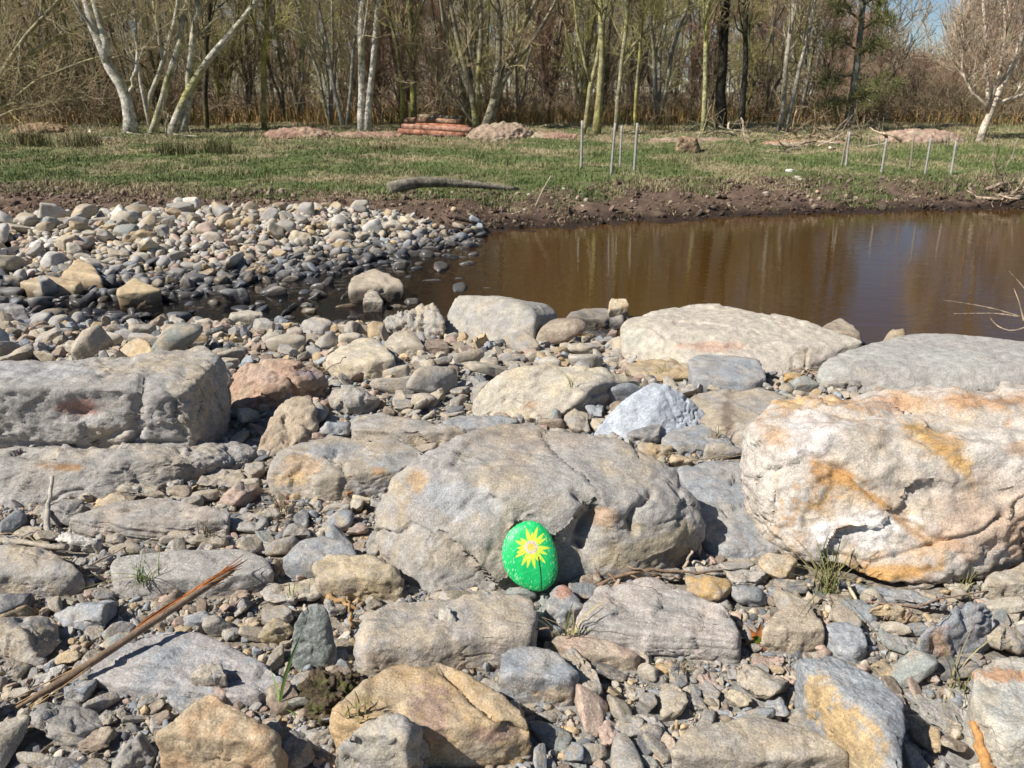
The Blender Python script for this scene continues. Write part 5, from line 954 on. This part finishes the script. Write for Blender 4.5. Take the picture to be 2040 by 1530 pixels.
stick('driftwood', 'horizontal broken driftwood stick at the left edge', 'driftwood', [([(-60, 1072, .03), (40, 1082, .03), (133, 1090, .03)], 14, 11), ([(20, 1080, .03), (60, 1065, .04), (75, 1055, .045)], 5, 2)], (.38, .33, .26))
stick('twig', 'bundle of thin twigs below the driftwood, left', 'twig', [([(100, 1100, .02), (150, 1130, .01), (165, 1150, .0)], 5, 2), ([(85, 1098, .03), (120, 1115, .02), (148, 1112, .01)], 4, 2), ([(150, 1140, .01), (200, 1115, .02), (250, 1090, .02)], 5, 2), ([(-10, 1060, .05), (60, 1070, .04), (100, 1090, .03)], 3, 2)], (.34, .26, .18))
stick('twig', 'tangle of dark twigs right of the painted stone', 'twig', [([(1190, 1168, .01), (1240, 1140, .02), (1300, 1136, .03), (1390, 1140, .03), (1440, 1138, .02)], 9, 4), ([(1192, 1160, .01), (1186, 1130, .035), (1183, 1105, .055)], 8, 4), ([(1200, 1125, .03), (1215, 1150, .02), (1260, 1165, .01)], 7, 3), ([(1240, 1140, .02), (1280, 1155, .015), (1310, 1145, .02)], 5, 2), ([(1250, 1128, .035), (1310, 1145, .03), (1360, 1150, .02)], 4, 2)], (.22, .15, .10))
stick('twig', 'short pale stick propped against the big boulder\'s right foot', 'twig', [([(1360, 1142, .0), (1372, 1112, .03), (1380, 1098, .05)], 9, 5)], (.42, .33, .24))
stick('twig', 'forked brown branchlet lying below the quartz boulder', 'twig', [([(1725, 1197, .03), (1780, 1205, .03), (1815, 1215, .03), (1888, 1190, .03), (1970, 1178, .02)], 6, 3), ([(1815, 1213, .03), (1805, 1235, .015), (1795, 1250, .0)], 7, 4), ([(1740, 1190, .04), (1735, 1200, .03)], 8, 4), ([(1760, 1235, .02), (1790, 1218, .03), (1812, 1215, .03)], 2, 2)], (.27, .19, .14))
stick('twig', 'pale curved grass stem below the big dry tuft', 'twig', [([(1690, 1160, .03), (1700, 1190, .02), (1716, 1230, .01), (1712, 1258, .0)], 9, 3)], (.48, .42, .28))
stick('twig', 'thin brown twig crossing the long rough block\'s lower right edge', 'twig', [([(990, 1278, .03), (1040, 1262, .04), (1095, 1252, .05)], 7, 4)], (.24, .17, .12))
stick('twig', 'dry twig between the domed rock and the big boulder', 'twig', [([(1320, 922, .02), (1380, 915, .02), (1440, 908, .03), (1490, 905, .02)], 3, 2), ([(1310, 925, .0), (1345, 900, .02), (1385, 885, .04)], 3, 2)], (.3, .24, .16))
stick('wood_piece', 'bright orange broken wood splinter, bottom right corner', 'wood piece', [([(1975, 1560, .0), (1960, 1500, .025), (1945, 1460, .045), (1938, 1437, .055)], 34, 13), ([(2010, 1550, .0), (1985, 1495, .02), (1968, 1465, .03)], 26, 12)], (.46, .24, .09))
stick('wood_piece', 'orange wood chips under the grey flat slate, left of centre', 'wood piece', [([(690, 985, .015), (725, 968, .02), (748, 958, .025)], 9, 3), ([(620, 985, .01), (680, 978, .015), (720, 975, .015)], 6, 3)], (.42, .21, .09))
stick('wood_piece', 'splintered tan wood chip beside the upright oval stone', 'wood piece', [([(655, 1188, .02), (690, 1202, .015), (715, 1215, .0)], 15, 6), ([(700, 1250, .0), (697, 1210, .04), (692, 1188, .06)], 9, 4)], (.4, .25, .12))
stick('twig', 'thin dry stem over the pale yellow dome-shaped boulder', 'twig', [([(620, 770, .02), (650, 735, .07), (690, 712, .1)], 3, 2), ([(610, 760, .03), (600, 735, .08), (605, 722, .1)], 3, 2)], (.3, .2, .15))
stick('twig', 'broken twigs between the long flat slab and broad smooth boulder', 'twig', [([(1575, 738, .02), (1620, 735, .03), (1665, 742, .02)], 4, 3), ([(1590, 755, .01), (1610, 742, .02), (1640, 740, .03)], 4, 2)], (.24, .17, .12))
stick('twig', 'dark stalks standing before the long flat slab\'s left part', 'twig', [([(1330, 712, .0), (1345, 695, .03)], 4, 2), ([(1352, 718, .0), (1340, 698, .03)], 3, 2)], (.15, .1, .07))
# soil clump with roots
v, f = body(np.array([P(*q) for q in [(585, 1400, 0), (600, 1350, .03), (650, 1335, .04), (705, 1345, .03), (720, 1390, .01), (680, 1440, 0), (610, 1440, 0), (650, 1380, .05)]] + [P(600, 1400, -.03), P(690, 1400, -.03), P(650, 1350, -.02)]), 6, 8, 3, 9)
v, n = rough_up(v, f, .12, 9, .08, .06, .02); c_ = np.array([.10, .075, .05]) * (1 + .5 * fbm(v * 120, 3))[:, None]
finish('soil_clump', v, f, c_ + (np.array([.09, .1, .03]) - c_) * sm(fbm(v * 40, 3) * 2)[:, None], M_soil, 'dark crumbly clump of soil and moss above the big ochre rock', 'soil clump')
# things on the far bank and the meadow
stick('fallen_log', 'long grey fallen log lying in the grass on the far bank', 'log', [([G(776, 388) * 0 + 0] if False else [(782, 386), (810, 376), (860, 372), (960, 374), (1030, 380)], 24, 8)], (.27, .24, .19)) if False else None
def log_at(name, lab, cat, pts, w0, w1, col, up=0, group=None, T=None):
    q = np.array([G(*p_) for p_ in pts]); q[:, 1] = np.interp(np.arange(len(q)), [0, len(q) - 1], [q[0, 1], q[-1, 1]])
    for i_, p_ in enumerate(pts): q[i_] = PY(p_[0], p_[1], q[i_, 1])
    q[:, 2] = [max(a[2], tz(a[0], a[1])) for a in q]; q[:, 2] += up; dep = float(np.mean(q[:, 1])) / .96; n = 14; c = curve(q, n); rr_ = np.linspace(w0, w1, n) * dep / FPX / 2; c[:, 2] += rr_ * .75
    T_ = Tubes(); T_.add(c, rr_, 10, col); o = T_.build(name, M_bark, origin=c.mean(0)); return tag(o, lab, cat, group), c
log_at('fallen_log', 'long grey fallen log lying in the grass on the far bank', 'log', [(776, 388), (800, 379), (830, 370), (900, 371), (960, 374), (1032, 381)], 25, 8, (.20, .175, .135))
log_at('driftwood', 'dark waterlogged stick where gravel bar, mud and pond meet', 'driftwood', [(903, 436), (940, 444), (980, 454)], 9, 6, (.16, .12, .09))
stick('twig', 'bare upright twig stuck in the mud on the far bank', 'twig', [([G(1062, 412)[[0]].tolist() and (1062, 412), (1062, 412)], 2, 2)], (.4, .33, .25)) if False else None
def upright(name, lab, cat, base, top, w, col, group=None, mat=M_wood, sides=6, w1=None):
    b = G(*base); t = PY(top[0], top[1], b[1] + .02); dep = b[1] / .96; T_ = Tubes(); n = 8; c = curve([b - [0, 0, .05], (b + t) / 2, t], n); T_.add(c, np.linspace(w, w1 or w, n) * .8 * dep / FPX / 2, sides, col); return tag(T_.build(name, mat, origin=b), lab, cat, group)
upright('twig', 'bare curved twig standing in the mud on the far bank', 'twig', (1062, 412), (1098, 350), 4, (.42, .34, .25), w1=3)
upright('twig', 'short dark stub sticking up from the meadow above the fallen log', 'twig', (1011, 332), (1009, 312), 6, (.12, .08, .05), w1=3)
SG = 'thin stakes standing in the meadow'
for (b, t, w, lab) in [((1158, 336), (1160, 240), 6, 'leftmost grey stake, alone, below the low crooked tree'), ((1217, 350), (1226, 245), 6, 'leaning stake, nearest the bank of the left trio'), ((1235, 336), (1239, 250), 5.5, 'middle upright stake of the left trio'), ((1263, 345), (1270, 245), 6.5, 'rightmost stake of the left trio'),
                       ((1675, 333), (1690, 262), 5, 'left one of two crossing stakes beside the brush pile'), ((1685, 334), (1693, 262), 5.5, 'right one of two crossing stakes beside the brush pile'), ((1756, 344), (1767, 275), 6, 'pale leaning stake right of the crossing pair'), ((1813, 336), (1821, 268), 5, 'upright brownish stake, left of the right-hand trio'),
                       ((1842, 351), (1855, 275), 5.5, 'leaning brown stake in the middle of the right-hand trio'), ((1894, 351), (1905, 282), 6, 'pale leaning stake nearest the right birch'), ((1730, 291), (1731, 270), 4, 'small distant stake behind the crossing pair'), ((1978, 312), (1983, 275), 3.5, 'small thin stake under the right birch'), ((2013, 324), (2027, 277), 4, 'thin leaning stake near the right frame edge'), ((1888, 292), (1890, 262), 3, 'faint distant stake before the pinkish earth bank')]:
    upright('stake', lab, 'stake', b, t, w, (.34, .32, .29) if w > 5.2 else (.27, .22, .17), SG, w1=w * .9)
def mound(lab, box, h, seed, col=(.30, .19, .14), name='earth_mound', cat='earth mound'):
    x0, y0, x1, y1 = box; g = G((x0 + x1) / 2, y1); dep = g[1] / .96; w = (x1 - x0) * dep / FPX; D, f = ico(6); v = D * [w / 2, max(w * .25, .5), h]; v[:, 2] = np.maximum(v[:, 2], -.1)
    v = v + [g[0], g[1] + max(w * .25, .5) * .7, 0]; v[:, 2] += tz(g[0], g[1] + .5) - .03; n = vnorm(v, f); v = v + n * (.28 * h * fbm(v * 1.3 + seed, 4) + .05 * fbm(v * 9, 3, .7))[:, None]
    c = np.array(col) * (1 + .5 * fbm(v * 6, 4, .7))[:, None]; c = c + (np.array([.36, .30, .21]) - c) * sm(fbm(v * 2.2 + seed, 3) * 2 - .1)[:, None]
    o = mesh(name, v, f, c, M_soil, origin=[g[0], g[1] + .4, tz(g[0], g[1])]); tag(o, lab, cat, 'heaps of dug earth')
mound('low reddish earth mound left of the twin birch', (515, 240, 660, 275), .17, 1); mound('flat spread of pale reddish earth under the twin birch', (640, 252, 800, 275), .08, 2); mound('steeper earth mound before the many-stemmed tree', (935, 236, 1060, 278), .25, 3, (.31, .23, .17)); mound('long low earth ridge right of the steeper mound', (1030, 250, 1160, 278), .1, 4)
mound('low orange-brown earth strip under the brush pile', (1540, 274, 1700, 288), .05, 5, (.36, .22, .14)); mound('pinkish straw-covered bank under the red-brown thicket', (1760, 262, 1930, 285), .22, 6, (.36, .25, .19)); mound('brown grassy hump at the left edge of the meadow', (10, 235, 120, 265), .2, 7, (.24, .17, .1)); mound('earthy rise behind the stakes', (1290, 262, 1500, 282), .07, 8, (.27, .19, .14))
LG = 'cut logs in the pile'
for (pts, w, lab, up, cc) in [([(795, 268), (860, 270), (925, 274)], 13, 'lowest front log of the red-brown log pile', 0, (.30, .14, .09)), ([(803, 262), (870, 264), (940, 268)], 13, 'middle log of the red-brown pile, its pale cut end left', .06, (.31, .17, .12)), ([(830, 262), (880, 262), (935, 266)], 10, 'thin dark-red log on the pile\'s right half', .12, (.30, .12, .07)), ([(808, 256), (850, 254), (915, 260)], 12, 'top orange-brown log of the pile', .17, (.34, .2, .13)), ([(828, 250), (870, 250), (918, 256)], 9, 'pale straw-coloured log lying on top of the pile', .24, (.42, .33, .22)), ([(860, 274), (900, 276), (940, 272)], 8, 'short log at the right foot of the pile', 0, (.3, .17, .12))]:
    log_at('cut_log', lab, 'log', pts, w * .9, w * .75, cc, up * .62, LG)
# stump
g = G(1370, 306); v, f = body(np.array([PY(x_, y_, g[1] + d_) for x_, y_, d_ in [(1346, 308, 0), (1392, 308, 0), (1352, 274, 0), (1386, 278, 0), (1344, 306, .35), (1396, 305, .35), (1354, 270, .3), (1388, 274, .3)]]), 5, 12, 4, 2)
v, n = rough_up(v, f, .4, 3, .05, .03, .0, strata=.0, ridge=.05); c_ = np.array([.27, .19, .12]) * (1 + .6 * fbm(v * [14, 14, 3], 3))[:, None]
finish('tree_stump', v, f, c_, M_bark, 'weathered brown tree stump with sunlit left side in the meadow', 'tree stump')
g = G(1573, 346); v, f = unit_stone('r', np.random.default_rng(3), 4); v = v * [.06, .05, .03] + g + [0, 0, .03]; finish('stone', v, f, np.tile([.6, .58, .5], (len(v), 1)), M_cob, 'lone whitish stone in the grass at the pond\'s far side', 'stone')
# brush piles, loose branches
def brush(lab, cx, cy, n, L, seed, col, wpx=60):
    r_ = np.random.default_rng(seed); g = G(cx, cy); T_ = Tubes(); w = wpx * g[1] / FPX; p0 = g + r_.normal(size=(n, 3)) * [w, .3, .02]; p0[:, 2] = terrain(p0[:, 0], p0[:, 1]) + .02 + np.abs(r_.normal(size=n)) * .05
    d = r_.normal(size=(n, 3)) * [1, .6, .35] + [0, 0, .2]; st = [p0]
    for s in range(5): d = d / np.linalg.norm(d, axis=1)[:, None] + r_.normal(size=d.shape) * .2; st.append(st[-1] + d / np.linalg.norm(d, axis=1)[:, None] * L / 5 * r_.uniform(.5, 1.2, (n, 1)))
    st = np.stack(st, 1); st[..., 2] = np.maximum(st[..., 2], terrain(st[..., 0], st[..., 1]) + .01); T_.add(st, np.linspace(1, .4, 6)[None] * r_.uniform(.008, .03, (n, 1)), 5, np.array(col) * r_.uniform(.5, 1.5, (n, 1)))
    b1, r1 = spawn(st, np.full(st.shape[:2], .012), 3, .4, .8, .2, 4, r_, rk=.5); T_.add(b1, np.maximum(r1, .004), 3, np.array(col) * .9); return tag(T_.build('brush_pile', M_bark, origin=g), lab, 'brush pile', 'heaps of cut branches')
brush('heap of pale cut branches beside the evergreen', 1645, 284, 22, .7, 1, (.36, .28, .19)); brush('heap of dead wood at the left edge below the thicket', 55, 238, 40, 1.1, 2, (.26, .2, .13), 70); brush('scattered sticks before the evergreen', 1600, 298, 12, .5, 3, (.40, .33, .24), 50); brush('twiggy debris at the pond\'s far right bank', 2010, 405, 14, .4, 4, (.36, .28, .2), 30)
brush('few bleached sticks in front of the birch clump', 290, 278, 7, .7, 5, (.5, .44, .34), 60); brush('sticks lying under the thin mossy trunk', 1440, 276, 10, .7, 6, (.38, .33, .22), 50)
# branches reaching over the pond at the right frame edge
def overhang():
    r_ = np.random.default_rng(8); T_ = Tubes(); b = P(2150, 700, -.05); org = b
    for pts, w in [([(2150, 700, -.05), (2090, 660, .05), (2035, 628, .1), (1975, 612, .12), (1880, 598, .14)], 4.5), ([(2035, 632, .1), (1990, 624, .11), (1900, 625, .11)], 2.5), ([(2060, 645, .08), (2015, 663, .04), (1985, 650, .06), (1972, 632, .08)], 2.5), ([(2090, 660, .05), (2060, 600, .16), (2030, 560, .24), (2010, 540, .28)], 3.5), ([(2040, 640, .1), (2030, 600, .16), (2020, 575, .2)], 3)]:
        q = np.array([P(*p_) for p_ in pts]); c = curve(q, 10); dep = 4.4; T_.add(c, np.linspace(w, 1.2, 10) * dep / FPX / 2, 5, (.30, .235, .165))
    tag(T_.build('bare_branch', M_bark, origin=org), 'thin bare branch reaching over the pond from the right edge', 'branch')
overhang()

# ---------------------------------------------------------------- labels for the smaller stones and the farther trees
SHAPE = dict(r='rounded', a='angular', f='flat'); ORD = ['leftmost', 'second', 'third', 'fourth', 'fifth', 'sixth', 'seventh', 'eighth', 'ninth', 'tenth']
def size_word(w): return 'tiny' if w < 30 else 'small' if w < 52 else 'medium-sized' if w < 95 else 'large'
rows = []
for (o, kind, st, cc, x0, y0, x1, y1) in CNT:
    cx, cy = (x0 + x1) / 2, (y0 + y1) / 2; d = sorted(((max(abs(cx - l[1]) - l[3], 0) + max(abs(cy - l[2]) - l[4], 0) * 1.2, l) for l in LAND), key=lambda t: t[0])[:3]
    rel = []
    for _, l in d:
        dx, dy = (cx - l[1]) / (l[3] + 25), (cy - l[2]) / (l[4] + 18)
        if max(abs(dx), abs(dy)) < .75: w = 'on the outline of' if False else 'close against'
        elif abs(dx) > abs(dy): w = ('right of' if dx > 0 else 'left of')
        else: w = ('in front of' if dy > 0 else 'behind')
        rel.append((w, l[0]))
    rows.append([o, kind, st, cc, cx, cy, x1 - x0, rel])
bkt = {}
for r_ in rows:
    o, kind, st, cc, cx, cy, w, rel = r_
    key = f"{size_word(w)} {WORD[cc]} {SHAPE[st]} {kind} {rel[0][0]} {rel[0][1]}"; bkt.setdefault(key, []).append(r_)
for key, L in bkt.items():
    if len(L) == 1: L[0].append(key)
    else:
        sub = {}
        for r_ in L: sub.setdefault(f"{key}, {r_[7][1][0]} {r_[7][1][1]}", []).append(r_)
        for k2, L2 in sub.items():
            if len(L2) == 1 and len(k2.split()) <= 16: L2[0].append(k2)
            else:
                L2.sort(key=lambda t: t[4]); m = len(L2); base = k2 if len(k2.split()) <= 12 else key
                for i, r_ in enumerate(L2): r_.append((base, i, m))
need = {}
for r_ in rows:
    if isinstance(r_[-1], tuple): need.setdefault(r_[-1][0], []).append(r_)
for base, L in need.items():
    L.sort(key=lambda t: t[4]); m = len(L)
    for i, r_ in enumerate(L):
        if m == 1: q = base
        elif m == 2: q = f"{['left', 'right'][i]} one of two: {base}"
        elif i == m - 1: q = f"rightmost {base}"
        else: q = f"{ORD[i] if i < 10 else str(i + 1) + 'th'}{' from left' if i else ''}: {base}"
        r_[-1] = q if len(q.split()) <= 16 else ' '.join(q.split()[:16])
seen = {}
for r_ in rows:
    lab = r_[-1]; lab = ' '.join(lab.split()[:16]); n_ = seen.get(lab, 0); seen[lab] = n_ + 1
    if n_: lab = f"{['upper', 'lower', 'farther', 'nearer'][min(n_ - 1, 3)]} {lab}"; lab = ' '.join(lab.split()[:16])
    tag(r_[0], lab, r_[1], {'cobble': 'cobbles of the gravel bar and stream', 'stone': 'rounded stones of the shore', 'rock': 'angular rocks of the shore', 'slate': 'slate pieces of the shore'}[r_[1]])
names = ['grey', 'dark', 'pale', 'reddish', 'low red-brown', 'mossy']
TL = [(255, 'the forked birch'), (345, 'the birch clump'), (526, 'the slim mossy trunk'), (727, 'the twin birch'), (822, 'the log pile'), (965, 'the many-stemmed tree'), (1160, 'the leftmost stake'), (1240, 'the stake trio'), (1370, 'the stump'), (1436, 'the near-black trunk'), (1560, 'the leaning birch'), (1700, 'the evergreen'), (1820, 'the right-hand stakes'), (1960, 'the right birch')]
sn = {}
for (o, px, Y, kk, sc) in BG:
    t = min(TL, key=lambda q: abs(q[0] - px)); side = 'left of' if px < t[0] - 12 else 'right of' if px > t[0] + 12 else 'straight behind'
    lab = f"{names[kk]} bare tree {'deep' if Y > 23.2 else 'just'} inside the wood, {side} {t[1]}"; n_ = sn.get(lab, 0); sn[lab] = n_ + 1
    if n_: lab = f"{(['next', 'third', 'fourth', 'fifth', 'sixth', 'seventh', 'eighth', 'ninth', 'tenth', 'eleventh', 'twelfth'][min(n_ - 1, 10)])} {lab}"
    tag(o, lab, 'tree', 'bare trees inside the wood')
